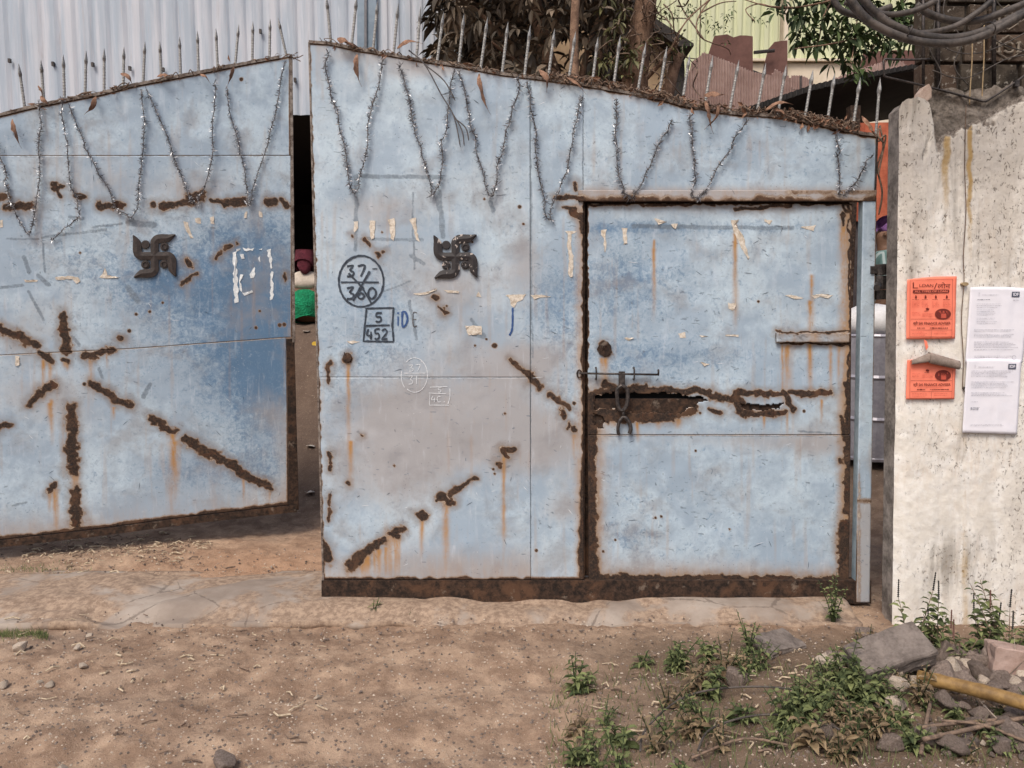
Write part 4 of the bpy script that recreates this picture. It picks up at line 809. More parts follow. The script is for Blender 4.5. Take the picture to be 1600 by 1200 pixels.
# broken plaster tooth on the top
mb = MB(); mb.prism([WP.at(x, y, -.004) for x, y in ((1434, 154), (1438, 144), (1446, 134), (1453, 130), (1457, 138), (1457, 152), (1450, 158))][::-1], WP.n, .05); mb.build('plaster_tooth', simple('pinkish_plaster', (.36, .26, .21), (.52, .41, .35), 30, .9, .4), wl, bevel=.004)
# cement shoulder behind the notch
gc = simple('grey_cement', (.075, .062, .052), (.24, .205, .175), 16, .92, .9, 0, .006)
nc, nr = 90, 40; s_ = np.linspace(0, 1, nc)[None, :]; t_ = np.linspace(0, 1, nr)[:, None]
PX = 1452+(1800-1452)*s_+0*t_; TP_ = 140+(fbm(PX/16, PX*0, 4, 5)-.5)*26-18*sst(1500, 1700, PX); PY = TP_+(235-TP_)*t_+0*s_
np_mesh('cement_shoulder', Plane((1.5, 3.80), (3, 3.80)).arr(PX, PY, (fbm(PX/14, PY/14, 4, 5)-.5)*.04+.03*t_-.0).reshape(-1, 3), gridq(nr, nc), gc, wl)
tag(MB().tube(smoothpath([WP.at(x, y, .012) for x, y in ((1507, 165), (1505, 260), (1507, 330), (1503, 400), (1504, 440), (1500, 500), (1503, 560), (1502, 600), (1505, 612))], 5), .0022, 6).build('wall_cord', M['twig'], None, smooth=True), 'thin brown cord running down the whitewashed wall between the posters', 'cord')
mb = MB(); mb.prism([WP.at(1505+5*math.cos(a), 444+3*math.sin(a), .02) for a in np.linspace(6.2, .4, 9)], WP.n, .02); o = mb.build('nail', M['wire'], wl); 
mb = MB(); mb.box(WP.at(1505, 606, .012), (.016, .014, .012)); mb.build('cord_clip', M['iron'], wl)

# brick pillar behind the wall
t = NT('mossy_brick'); n1 = t.noise(9, 6, .65); n2 = t.noise(45, 5, .7); n3 = t.noise(4, 4, .6)
c = t.mix(t.ss(n1, .35, .65), (.020, .017, .014), (.085, .070, .055)); c = t.mix(t.ma('MULTIPLY', t.rnd(), .45), c, (.15, .09, .062)); c = t.mix(t.ss(n2, .56, .68, 0, .85), c, (.33, .30, .26)); c = t.mix(t.ss(n3, .55, .7, 0, .6), c, (.045, .045, .03))
M['brick'] = t.out(c, .92, 0, t.bump(n2, .8, .006), .2)
M['mortar'] = simple('black_mortar', (.02, .017, .015), (.06, .05, .042), 20, .95, .7)
BP = Plane((1.5, 3.90), (3, 3.90))
bp = empty('brick_pillar', (BP.at(1560, 100).x, 4.0, 0), 'dark mossy brick pillar with stamped bricks behind the white wall', 'pillar')
MB().hexa([BP.at(1446, -160, -.022), BP.at(1900, -160, -.022), BP.at(1900, 300, -.022), BP.at(1446, 300, -.022)], BP.n, .07).build('mortar_core', M['mortar'], bp)
MB().box((BP.at(1680, 0).x, 4.02, 1.2), (.62, .16, 2.4)).build('pillar_base', M['mortar'], bp)
rb = random.Random(3)
for y0, y1, xs2 in ((100, 143, [(1440, 1461), (1465, 1496), (1501, 1588), (1596, 1690), (1695, 1800)]), (54, 96, [(1440, 1451), (1455, 1463), (1468, 1500), (1506, 1540), (1544, 1602), (1606, 1700), (1705, 1800)]), (8, 49, [(1438, 1461), (1466, 1508), (1513, 1541), (1546, 1604), (1608, 1700), (1705, 1800)]),
                  (-38, 4, [(1440, 1478), (1483, 1540), (1545, 1620), (1625, 1700), (1705, 1800)]), (-84, -42, [(1440, 1500), (1505, 1590), (1595, 1700)]), (146, 172, [(1445, 1500), (1504, 1570), (1574, 1700)])):
    for x0, x1 in xs2:
        j = [rb.uniform(-1.3, 1.3) for _ in range(8)]; of = rb.uniform(-.008, .012)
        q = [(x0+j[0], y0+j[1]), (x1+j[2], y0+j[3]), (x1+j[4], y1+j[5]), (x0+j[6], y1+j[7])]
        MB().hexa([BP.at(x, y, of+rb.uniform(-.002, .002)) for x, y in q], BP.n, .07).build('brick', M['brick'], bp, bevel=.005)
M['isi'] = simple('worn_brick_relief', (.15, .12, .095), (.30, .26, .21), 40, .9, .4)
dg = bpy.context.evaluated_depsgraph_get()
def text(pl, txt, x, y, h, wpx, off, mat, parent, name='lettering', slant=0.0, extr=0, bold=0.0):
    cu = bpy.data.curves.new('t', 'FONT'); cu.body = txt; cu.size = 1; cu.offset = bold; ob = bpy.data.objects.new('t', cu); COL.objects.link(ob)
    bpy.context.view_layer.update(); me = ob.to_mesh(); v = [tuple(a.co) for a in me.vertices]; f = [tuple(p.vertices) for p in me.polygons]; ob.to_mesh_clear(); bpy.data.objects.remove(ob)
    if not v: print('EMPTY TEXT', txt); return None
    mx = max(a[0] for a in v); mn = min(a[0] for a in v); my = max(a[1] for a in v); mb = MB()
    if not wpx: wpx = (mx-mn)*h/my
    for a in v: mb.v.append(pl.at(x+(a[0]-mn)/(mx-mn)*wpx, y-a[1]/my*h+slant*(a[0]-mn)/(mx-mn)*wpx, off))
    mb.f = f
    if extr:
        o = mb.build(name, mat, parent); m = o.modifiers.new('s', 'SOLIDIFY'); m.thickness = extr; m.offset = -1
    else: o = mb.build(name, mat, parent)
    return o
for cx, cy, tw in ((1573, 76, 36), (1573, 29, 36)):
    for st in ([(-15, -7), (-15, 7)], [(15, -7), (15, 7)], [(6, -5), (2, -7.5), (-4, -7), (-6, -3), (0, 0), (6, 3), (4, 7), (-2, 7.5), (-7, 5)], [(-18, -7), (-12, -7)], [(-18, 7), (-12, 7)], [(12, -7), (18, -7)], [(12, 7), (18, 7)]):
        MB().tube(smoothpath([BP.at(cx+a, cy+b_, .016) for a, b_ in st], 3), .0055, 6).build('raised_lettering', M['isi'], bp)
    mb = MB(); mb.tube([BP.at(cx+dx, cy+dy, .015) for dx, dy in ((-29, 0), (0, -19), (29, 0), (0, 19), (-29, 0))], .0040, 5); mb.build('raised_diamond', M['isi'], bp)
for x, w_, y0, y1 in ((1434, 3, -80, 160), (1457, 4, -80, 158), (1543, 4, -80, 140)): MB().tube([BP.at(x, y0, .05), BP.at(x+1, y1, .045)], w_*.0033/2*1.4, 8).build('steel_rod', M['iron'], bp, smooth=True)
for n_, pts, lb in (('yellow_wire', [(1500, 60, .1), (1500, 95, .1), (1499, 120, .1), (1497, 150, .1), (1496, 172, .1)], 'left yellow wire hanging before the brick pillar'), ('yellow_wire', [(1518, 50, .1), (1518, 100, .1), (1516, 140, .1), (1515, 168, .1)], 'right yellow wire hanging before the brick pillar')):
    tag(MB().tube(smoothpath([BP.at(*a) for a in pts], 4), .0028, 6).build(n_, M['wire'], None, smooth=True), lb, 'wire')
mb = MB(); mb.tube(smoothpath([BP.at(*a) for a in ((1432, 105, .12), (1400, 106, .12), (1364, 105, .12))], 3)+[BP.at(1362, 108, .12), BP.at(1363, 130, .12)]+smoothpath([BP.at(*a) for a in ((1366, 132, .12), (1430, 147, .12), (1480, 160, .12), (1512, 169, .12))], 3)+smoothpath([BP.at(*a) for a in ((1517, 169, .12), (1550, 148, .12), (1600, 113, .12), (1700, 50, .12))], 3), .0052, 6)
tag(mb.build('fence_wire', M['iron'], None, smooth=True), 'bent dark wire stretched from a hook over the wall top', 'wire')
mb = MB(); mb.box(BP.at(1563, 142, .12), (.02, .02, .03)); tag(mb.build('wire_clamp', M['iron'], None), 'small dark clamp on the bent wire above the white wall', 'clamp')

for i, p_ in enumerate(([(1436, -10), (1450, 40), (1442, 80), (1460, 120), (1452, 150)], [(1470, -10), (1462, 30), (1490, 70), (1478, 110), (1500, 140)], [(1520, -10), (1560, 40), (1538, 70), (1600, 90), (1640, 60)], [(1436, 70), (1480, 92), (1530, 88), (1600, 52)], [(1440, 120), (1490, 132), (1560, 100), (1620, 96)])):
    tag(MB().tube(smoothpath([BP.at(x, y, .06+.01*i) for x, y in p_], 6), .0028, 6).build('loose_wire', M['cable'], None, smooth=True), ('leftmost thin loose wire running down the pillar edge', 'second thin loose wire kinked before the pillar', 'thin loose wire swinging across the stamped bricks', 'thin loose wire rising to the right under the cables', 'lowest thin loose wire crossing the bottom bricks')[i], 'wire')
# thick cables
CBL = [([(1322, -12), (1352, 28), (1400, 55), (1450, 67), (1500, 66), (1545, 52), (1600, 22), (1660, -10)], 6.0, 'lowest thick black cable sagging at top right'),
 ([(1348, -12), (1370, 12), (1400, 35), (1450, 52), (1500, 55), (1550, 42), (1600, 18), (1650, -10)], 6.0, 'second lowest thick black cable sagging at top right'),
 ([(1330, -6), (1360, 6), (1400, 14), (1440, 8), (1475, -8)], 4.5, 'short black cable sagging left of the brick pillar'),
 ([(1340, -10), (1375, 25), (1420, 38), (1465, 39), (1510, 29), (1545, 8), (1570, -12)], 4.5, 'thinner black cable sagging between two thick ones'),
 ([(1455, -10), (1480, 6), (1520, 16), (1560, 14), (1600, 0), (1640, -16)], 5.5, 'topmost thick black cable before the brick pillar'),
 ([(1325, -25), (1340, -5), (1375, 2), (1420, -12)], 5.0, 'black cable end looping at the top edge above the green leaves')]
CP_ = Plane((1.5, 3.35), (3, 3.35))
for i, (p_, r_, lb) in enumerate(CBL):
    o = .03*i; tag(MB().tube(smoothpath([CP_.at(x, y, -o) for x, y in p_], 6), r_*.0028, 10).build('cable', M['cable'], None, smooth=True), lb, 'cable', 'thick cables hanging at the top right')

for i, (x, y) in enumerate(((1418, 50), (1547, 45))):
    c_ = CP_.at(x, y, -.02); d_ = Vector((.9, 0, -.35 if i == 0 else .35)).normalized(); u_ = Vector((0, 1, 0)); v_ = d_.cross(u_)
    tag(MB().tube([c_+(u_*math.cos(a)*.055+v_*math.sin(a)*.030) for a in np.linspace(0, 2*math.pi, 15)], .003, 6).build('cable_tie', M['iron'], None, smooth=True), ('left', 'right')[i]+' thin tie looped round the sagging black cables', 'tie')
# posters
def paper_mat(name, col, dc):
    t = NT(name); n = t.noise(9, 5, .6); n2 = t.noise(90, 4, .6); return t.out(t.mix(t.ss(n, .4, .7), col, dc), .75, 0, t.bump(t.ma('ADD', n, t.ma('MULTIPLY', n2, .2)), .25, .004), .3)
M['orange'] = paper_mat('orange_paper', (.93, .255, .165), (.86, .215, .135)); M['sheetpaper'] = paper_mat('white_sheet_paper', (.80, .79, .86), (.74, .74, .82)); M['ink'] = simple('red_black_ink', (.11, .012, .01), (.20, .03, .02), 300, .8, 0); M['inkgrey'] = simple('grey_ink', (.22, .22, .27), (.45, .45, .50), 300, .8, 0); M['inkfaint'] = simple('faint_red_ink', (.45, .07, .045), (.60, .11, .07), 300, .8, 0); M['logo'] = simple('dark_blue_ink', (.05, .06, .10), (.09, .10, .15), 200, .8, 0)
M['backpaper'] = simple('weathered_paper_back', (.20, .155, .13), (.33, .27, .235), 22, .85, .4)
def poster(name, P4, mat, label, cat, off=.016, group=None, wav=.0015):
    (x0, y0), (x1, y1), (x2, y2), (x3, y3) = P4; n_ = 24; s_ = np.linspace(0, 1, n_)[None, :]; t_ = np.linspace(0, 1, n_)[:, None]
    PX = (x0+(x1-x0)*s_)*(1-t_)+(x3+(x2-x3)*s_)*t_; PY = (y0+(y1-y0)*s_)*(1-t_)+(y3+(y2-y3)*s_)*t_
    PY = PY-1.6*np.sin(s_*math.pi)*(1-t_)
    root = empty(name, WP.at((x2+x3)/2, (y2+y3)/2, off), label, cat, group)
    o = np_mesh('paper', WP.arr(PX, PY, off-.0002-np.abs(fbm(PX/17+9, PY/17, 3, 5)-.5)*5*wav-.002*np.exp(-((PX-(x0+x1)/2)/2.0)**2)).reshape(-1, 3), gridq(n_, n_), mat, root); m = o.modifiers.new('s', 'SOLIDIFY'); m.thickness = .0006; m.offset = -1
    return root
def rule(mb, x0, y0, x1, y1, w_, off=.0186): mb.ribbon([WP.at(x0, y0, off), WP.at(x1, y1, off)], w_, WP.n)
def printlines(mb, x0, x1, y0, y1, step, w_, off, rr_, gap=.12, sk=0):
    y = y0
    while y < y1:
        x = x0; e = x1-rr_.uniform(0, .25)*(x1-x0)
        while x < e:
            l = rr_.uniform(1.2, 5); rule(mb, x, y+sk*(x-x0), min(x+l, e), y+sk*(min(x+l, e)-x0), w_*rr_.uniform(.6, 1.2), off); x += l+.7
        y += step
rp = random.Random(9); O2 = .0188
def orange_print(root, dy, lower_only):
    mk = MB(); fa = MB()
    if not lower_only:
        text(WP, 'LOAN', 1433.5, 448.5, 4.6, 21.5, O2, M['ink'], root, 'lettering', 0, 0, .004); text(WP, '/', 1456, 451.5, 9, 5, O2, M['ink'], root); text(WP, 'लोन', 1461.5, 450.5, 9, 20, O2, M['ink'], root)
        mk.ribbon([WP.at(1424, 441.5, O2), WP.at(1424, 450, O2)], .005, WP.n); mk.ribbon([WP.at(1424, 450, O2), WP.at(1431, 450, O2)], .003, WP.n)
        mk.prism([WP.at(x, y, O2) for x, y in ((1424, 453.4), (1479, 452.6), (1480, 455), (1479, 457.4), (1424, 458.2), (1423, 456))][::-1], WP.n, .0003)
        text(WP, 'ALL TYPES OF LOAN', 1426, 457.2, 3.1, 51, O2+.0006, M['orange'], root, 'lettering', -.008, 0, .01)
        for cx in (1428, 1443, 1459, 1476):
            mk.prism([WP.at(cx+a, 464+b_, O2) for a, b_ in ((-1.4, 2), (-1, -2.4), (.4, -2.6), (1.6, 0), (1.3, 2.4))][::-1], WP.n, .0003)
            printlines(mk, cx-5.5, cx+5.5, 468.2, 469, 2, .0020, O2, rp); printlines(fa, cx-6, cx+6, 472, 481, 1.9, .0014, O2, rp)
    for x0, y0, x1, y1 in (((1419, 438, 1485, 436), (1419, 438, 1418.5, 526), (1485, 436, 1484, 526), (1418.5, 526, 1484, 526)) if not lower_only else ((1419, 480, 1418.5, 526), (1485, 482, 1484, 526), (1418.5, 526, 1484, 526))): rule(mk, x0, y0+dy, x1, y1+dy, .0011)
    for y in (498.5, 515.5): rule(mk, 1420, y+dy, 1484, y+dy, .0013)
    rule(mk, 1452, 516+dy, 1452, 525.5+dy, .0009)
    printlines(fa, 1422, 1435, 488+dy, 494+dy, 2.1, .0014, O2, rp); printlines(mk, 1441, 1449, 486+dy, 487+dy, 2, .002, O2, rp); printlines(fa, 1438, 1456, 490+dy, 495+dy, 2, .0014, O2, rp)
    mk.prism([WP.at(1446+a, 483+dy+b_, O2) for a, b_ in ((-3, -1), (0, -2.2), (3, -.6), (1.6, 2), (-1, 1.4))][::-1], WP.n, .0003)
    mk.prism([WP.at(1470+12.5*math.cos(a), 490.5+dy+8.2*math.sin(a), O2) for a in np.linspace(6.28, .25, 22)], WP.n, .0003)
    wh = MB(); wh.hexa([WP.at(x, y+dy, O2+.0005) for x, y in ((1467, 490), (1475, 490), (1475, 497), (1467, 497))], WP.n, .0003)
    for k in range(9): x = 1462+rp.random()*16; y = 484+rp.random()*5; wh.hexa([WP.at(a, b_+dy, O2+.0005) for a, b_ in ((x, y), (x+1, y), (x+1.3, y+2.6), (x, y+2.4))], WP.n, .0003)
    wh.build('print_picture', M['inkfaint'], root)
    text(WP, 'श्री SAI FINANCE ADVISER', 1424, 507+dy, 5.2, 58, O2, M['ink'], root, 'lettering', -.005, 0, .014)
    printlines(fa, 1430, 1474, 508.8+dy, 509.2+dy, 2, .0013, O2, rp)
    for x0, x1 in ((1430, 1441), (1450, 1476)): printlines(mk, x0, x1+3, 512.4+dy, 512.8+dy, 2, .0042, O2, rp)
    printlines(fa, 1422, 1446, 518.5+dy, 525+dy, 2.4, .0014, O2, rp); printlines(fa, 1456, 1480, 518.5+dy, 524+dy, 2.8, .0015, O2, rp)
    mk.build('printing', M['ink'], root); fa.build('faint_printing', M['inkfaint'], root)
r1 = poster('loan_poster', [(1415, 437), (1492, 432), (1489.5, 529), (1413.5, 530)], M['orange'], 'upper orange loan poster, complete and flat on the white wall', 'poster'); orange_print(r1, 0, False)
r2 = poster('loan_poster', [(1415, 562), (1491, 563), (1488.5, 623), (1413, 623.5)], M['orange'], 'lower orange loan poster with its grey top half curled down', 'poster'); orange_print(r2, 95.5, True)
def curl(p0, p1, r, a0, a1, par, flare=0, tone='backpaper'):
    n_, m_ = 14, 14; V = []
    for i in range(n_):
        u = i/(n_-1); x = p0[0]+(p1[0]-p0[0])*u; y = p0[1]+(p1[1]-p0[1])*u; rr2 = r*(1-flare*u)
        base = WP.at(x, y, .019+rr2)
        for j in range(m_):
            a = a0+(a1-a0)*j/(m_-1); V.append(tuple(base+WP.n*(-math.cos(a)*rr2*.9)+Vector((0, 0, 1))*(math.sin(a)*rr2)*1.25+Vector((0, 0, random.uniform(-.0008, .0008)))))
    o = np_mesh('curled_flap', np.array(V), gridq(n_, m_), M[tone], par); m = o.modifiers.new('s', 'SOLIDIFY'); m.thickness = .0008
curl((1444, 558), (1492, 570), .021, R(25), R(265), r2, .22); curl((1446, 558), (1419, 566), .019, R(20), R(240), r2, .55)
MB().prism([WP.at(x, y, .02) for x, y in ((1440, 530), (1445, 533), (1447, 542), (1444, 547), (1442, 540))][::-1], WP.n, .001).build('torn_strip', M['orange'], r2)
w1 = poster('typed_notice', [(1513, 449), (1606, 451), (1594, 567), (1505, 566)], M['sheetpaper'], 'upper white typed notice on the white wall beside the orange poster', 'notice', .018)
w2 = poster('typed_notice', [(1507, 561), (1592, 562), (1585, 678), (1500, 675)], M['sheetpaper'], 'lower white typed notice, overlapping the one above, signed near its foot', 'notice', .0205)
for root, oy, sx, o_, k in ((w1, 449, 1513, .0208, 0), (w2, 561, 1506, .0236, 1)):
    mk = MB(); fa = MB(); lx = (1577 if k == 0 else 1571); ly = oy+(7 if k == 0 else 7)
    mk.hexa([WP.at(x, y, o_) for x, y in ((lx, ly), (lx+12, ly), (lx+11.6, ly+8), (lx-.4, ly+8))], WP.n, .0003); mk.build('logo_box', M['logo'], root)
    text(WP, 'IDF', lx+1.6, ly+6.2, 4.6, 8.6, o_+.0006, M['sheetpaper'], root, 'lettering', 0, 0, .02)
    printlines(fa, sx+12, sx+14.5, oy+9, oy+14, 1.5, .0012, o_, rp); printlines(fa, sx+18, sx+50, oy+12, oy+12.8, 2, .002, o_, rp)
    ink = MB()
    if k == 0:
        printlines(ink, sx+10, sx+31, oy+19, oy+19.5, 2, .0022, o_, rp); printlines(ink, sx+66, sx+77, oy+20, oy+20.5, 2, .0018, o_, rp)
        for y0, y1, x1 in ((26, 32, 50), (35, 45, 40), (48, 58, 42)): printlines(fa, sx+9, sx+x1, oy+y0, oy+y1, 2.6, .0015, o_, rp)
        for y0, y1 in ((66, 70), (73, 79), (85, 94), (97, 99), (107, 111)): printlines(fa, sx+5, sx+76, oy+y0, oy+y1, 2.1, .0016, o_, rp, 0, -.0)
        ink.tube([WP.at(1580+3*math.cos(a), 558+3*math.sin(a), o_) for a in np.linspace(0, 6.2, 12)], .0004, 4)
    else:
        for y0, y1 in ((18, 27), (35, 42), (44, 46), (52, 58)): printlines(fa, sx+7, sx+74, oy+y0, oy+y1, 2.1, .0016, o_, rp)
        printlines(fa, sx+7, sx+18, oy+66, oy+67, 2, .0014, o_, rp); printlines(ink, sx+6, sx+22, oy+75, oy+79, 1.6, .0022, o_, rp); printlines(fa, sx+6, sx+68, oy+101, oy+104, 1.8, .0012, o_, rp)
    ink.build('dark_printing', M['logo'], root); fa.build('printing', M['inkgrey'], root)

# ------------------------------------------------------------------ background buildings
def corr(name, Yp, x0, x1, y0, y1, pitch, amp, mat, parent, prof='trap', jag=0):
    p0 = PD(x0, (y0+y1)/2, Yp); p1 = PD(x1, (y0+y1)/2, Yp); zt = PD(x0, y0, Yp).z; zb = PD(x0, y1, Yp).z
    X = np.arange(p0.x, p1.x, pitch/8); ph = (X/pitch) % 1
    d = (np.clip(np.abs(ph-.5)*6-.6, 0, 1) if prof == 'trap' else .5+.5*np.cos(ph*2*math.pi))*amp
    Z = np.linspace(zb, zt, 14); XX, ZZ = np.meshgrid(X, Z); DD = np.broadcast_to(d, XX.shape)
    V = np.stack([XX, Yp-DD+(fbm(XX*.8, ZZ*.8, 2, 3)-.5)*.03, ZZ], -1)
    o = np_mesh(name, V.reshape(-1, 3), gridq(14, len(X)), mat, parent, None, False); m = o.modifiers.new('s', 'SOLIDIFY'); m.thickness = .01; m.offset = 1
    return o
t = NT('grey_cladding'); sv = t.noise(1, 6, .68, .2, t.mp((5, 1, .35))); sv2 = t.noise(1, 5, .7, .3, t.mp((14, 1, .9))); n1 = t.noise(.7, 5, .6)
c = t.mix(t.ss(sv, .38, .65), (.36, .42, .50), (.53, .55, .61)); c = t.mix(t.ss(sv2, .55, .75, 0, .7), c, (.40, .37, .39)); c = t.mix(t.ss(sv, .36, .28, 0, .5), c, (.17, .19, .23)); c = t.mix(t.ss(sv2, .40, .3, 0, .5), c, (.66, .70, .76))
M['clad'] = t.out(c, .55, 0, t.bump(sv2, .15, .01), .4)
M['cladblue'] = simple('blue_flashing', (.16, .22, .29), (.24, .31, .39), 2, .6, .1)
M['shedframe'] = simple('shed_frame_steel', (.12, .13, .15), (.2, .2, .22), 5, .7, .2)
lb = empty('factory_shed', (-5, 11, 1.5), 'tall shed of grey blue corrugated sheet above a black open bay, behind the left leaf', 'building')
edges_ = [-420, -210, 5, 243, 448, 560]
for a, b_ in zip(edges_[:-1], edges_[1:]): corr('cladding_sheet', 11.0+(.012 if (a//7) % 2 else 0), a, b_+2, -380, 180, .235, .020, M['clad'], lb)
corr('cladding_sheet', 11.0, 587, 692, -380, 178, .16, .02, M['clad'], lb)
MB().hexa([PD(558, -380, 10.93), PD(588, -380, 10.93), PD(588, 178, 10.93), PD(558, 178, 10.93)], Vector((0, -1, 0)), .12).build('flashing', M['cladblue'], lb)
MB().hexa([PD(569, -380, 10.90), PD(573, -380, 10.90), PD(573, 178, 10.90), PD(569, 178, 10.90)], Vector((0, -1, 0)), .02).build('flashing_fold', M['shedframe'], lb)
for x, y in ((15, 95), (83, 100), (145, 101), (203, 107), (255, 109), (302, 115), (407, 49), (461, 125), (130, 210)):
    MB().box(PD(x, y, 10.95), (.03, .04, .055)).build('screw', M['iron'], lb)
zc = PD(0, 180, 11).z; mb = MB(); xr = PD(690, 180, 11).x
mb.box((-5.5, 15.5, zc+.1), (9.1, 8.9, .2)); mb.box((xr-.05, 15.5, zc/2), (.1, 8.8, zc)); mb.box((-10.1, 15.5, zc/2), (.1, 8.8, zc)); mb.box((-5.5, 19.9, zc/2+.05), (9.3, .1, zc+.1)); mb.build('bay_shade_lining', M['dark'], lb)  # bay walls and ceiling coloured near black, shade put into the colour
mb = MB(); mb.box((xr-.1, 11.25, zc/2), (.2, .2, zc-.02)); mb.build('post', M['shedframe'], lb)
mb = MB(); mb.box((-9.6, 11.25, zc/2), (.2, .2, zc-.02)); mb.build('post', M['shedframe'], lb)
MB().box((-5.3, 15, 9.4), (9.6, 9, .1)).build('roof', M['shedframe'], lb)
mb = MB(); mb.box((xr-.02, 15.5, 6.9), (.06, 8.8, 4.8)); mb.build('end_wall', M['clad'], lb)

t = NT('yellow_green_cladding'); sv = t.noise(1, 5, .6, .2, t.mp((4, 1, .3))); n1 = t.noise(.5, 4, .6)
c = t.mix(t.ss(sv, .35, .7), (.54, .57, .36), (.64, .66, .46)); c = t.mix(t.ss(n1, .5, .75, 0, .5), c, (.68, .68, .52)); M['yclad'] = t.out(c, .6, 0, None, .3)
M['ywall'] = simple('cream_plaster', (.64, .55, .42), (.74, .64, .52), 2, .9, .2)
yb = empty('yellow_warehouse', (4, 18, 1.5), 'pale yellow green corrugated warehouse wall far behind the trees', 'building')
for a, b_ in ((640, 830), (832, 985), (987, 1097), (1099, 1226), (1232, 1345), (1347, 1480), (1482, 1650)): corr('cladding_sheet', 18.0, a, b_, -420, 97 if a > 1090 else 160, .205, .045, M['yclad'], yb, 'trap')
mb = MB(); a = PD(1090, 97, 18.05); b_ = PD(1680, 97, 18.05); mb.box(((a.x+b_.x)/2, 18.06, a.z/2-.05), (b_.x-a.x, .16, a.z)); mb.build('plinth_wall', M['ywall'], yb)
mb = MB(); mb.box(((a.x+b_.x)/2, 17.93, a.z), (b_.x-a.x, .12, .05)); mb.build('ledge', M['ywall'], yb)
for x in (1229, 1303): mb = MB(); p_ = PD(x, 20, 17.88); mb.box((p_.x, 17.9, 6.5 if x < 1300 else 5.6), (.09, .08, 14 if x < 1300 else 2.2)); mb.build('downpipe', M['ywall'], yb)
MB().box((4.5, 21, 14.8), (16, 6.5, .2)).build('roof', M['shedframe'], yb)
MB().box((5.0, 18.3, 7.3), (15.4, .3, 14.6)).build('inner_wall', M['ywall'], yb)

M['tan'] = simple('tan_plaster', (.42, .28, .165), (.58, .42, .27), 3, .9, .3); M['roof_and_shade'] = simple('dark_tiles_and_shade', (.028, .024, .023), (.065, .055, .05), 30, .95, .5)
hs = empty('gabled_house', (1.6, 12.5, 1.5), 'small tan house with a dark sloping roof behind the brown tree', 'building'); N_ = Vector((0, -1, 0))
MB().prism([PD(x, y, 12.0) for x, y in ((800, 560), (800, 20), (900, -60), (1052, 72), (1052, 560))][::-1], N_, 3).build('wall', M['tan'], hs)
mb = MB(); mb.prism([PD(x, y, 11.6) for x, y in ((890, -62), (1084, 68), (1084, 72), (1060, 72), (886, -42))][::-1], N_, 3.6); mb.build('roof', M['roof_and_shade'], hs)
MB().prism([PD(x, y, 11.9) for x, y in ((1052, 70), (1068, 76), (1070, 110), (1062, 560), (1052, 560))][::-1], N_, .4).build('shaded_side', M['roof_and_shade'], hs)  # shadowed side of the house, its shade put into the dark colour

def polysheet(name, poly, Yp, mat, pitch, amp, parent=None, jag=0, tilt=0.0, seed=1):
    r_ = random.Random(seed); k = len(poly); xs_ = np.arange(min(p_[0] for p_ in poly)+.3, max(p_[0] for p_ in poly)-.3, pitch/6); mb = MB(); rows = []
    for x in xs_:
        ys_ = []
        for i in range(k):
            (x0, y0), (x1, y1) = poly[i], poly[(i+1) % k]
            if (x0 <= x) != (x1 <= x): ys_.append(y0+(y1-y0)*(x-x0)/(x1-x0))
        if len(ys_) >= 2: rows.append((x, min(ys_)+r_.uniform(-jag, jag), max(ys_)))
    for x, a, b_ in rows:
        d = amp*math.sin(x/pitch*2*math.pi); mb.v += [PD(x, a, Yp+tilt)-Vector((0, d, 0)), PD(x, (a+b_)/2, Yp+tilt/2)-Vector((0, d, 0)), PD(x, b_, Yp)-Vector((0, d, 0))]
    for i in range(len(rows)-1):
        for j in (0, 1): mb.f.append((i*3+j, i*3+j+1, i*3+j+4, i*3+j+3))
    o = mb.build(name, mat, parent); m = o.modifiers.new('s', 'SOLIDIFY'); m.thickness = .012
    return o
M['asb'] = simple('pinkish_asbestos', (.28, .185, .165), (.41, .295, .265), 3, .9, .3); M['brownsheet'] = simple('brown_sheet', (.11, .052, .043), (.17, .085, .07), 3, .85, .3); M['blacksheet'] = simple('black_sheet', (.014, .013, .014), (.03, .027, .026), 6, .8, .3)
M['red'] = simple('rust_red_paint', (.34, .075, .035), (.50, .14, .07), 8, .65, .3); M['greywall'] = simple('grey_plaster', (.06, .05, .055), (.13, .11, .11), 5, .9, .3)
lt = empty('lean_to', (3.4, 8.4, 1.0), 'black lean-to roof over a rust red panel between the gate and the white wall', 'shed')
RLN = [(1040, 215), (1090, 190), (1180, 164), (1270, 133), (1340, 117), (1445, 98), (1500, 88), (1700, 60), (1700, 80), (1445, 112), (1270, 146), (1090, 202), (1040, 222)]
mb = MB()
for i in range(7):
    a, b_ = RLN[i], RLN[i+1]
    mb.hexa([PD(a[0], a[1], 8), PD(b_[0], b_[1], 8), PD(b_[0], b_[1]+9, 8), PD(a[0], a[1]+9, 8)], N_, 2.6)
mb.build('roof', M['blacksheet'], lt)
polysheet('roof_edge', [(1060, 206), (1090, 190), (1180, 163), (1270, 132), (1340, 116), (1445, 97), (1445, 104), (1340, 124), (1270, 141), (1180, 172), (1090, 199), (1060, 212)], 7.97, M['blacksheet'], 9, .02, lt)
a = PD(1050, 215, 10.5); b_ = PD(1800, 60, 10.5); mb = MB(); mb.box(((a.x+b_.x)/2+.4, 10.6, 2.2), (b_.x-a.x+1, .1, 3.4)); mb.build('back_wall', M['dark'], lt)  # darkness under the roof painted into this wall's near black colour
xx = PD(1338, 300, 8.1); mb = MB()
for k in range(14): mb.box((PD(1318, 260, 7.9).x+.12*k, 7.9-(.015 if k % 3 == 0 else 0), (PD(1340, 193, 7.9).z+PD(1340, 346, 7.9).z)/2), (.118, .06, PD(1340, 193, 7.9).z-PD(1340, 346, 7.9).z))
mb.build('red_panel', M['red'], lt)
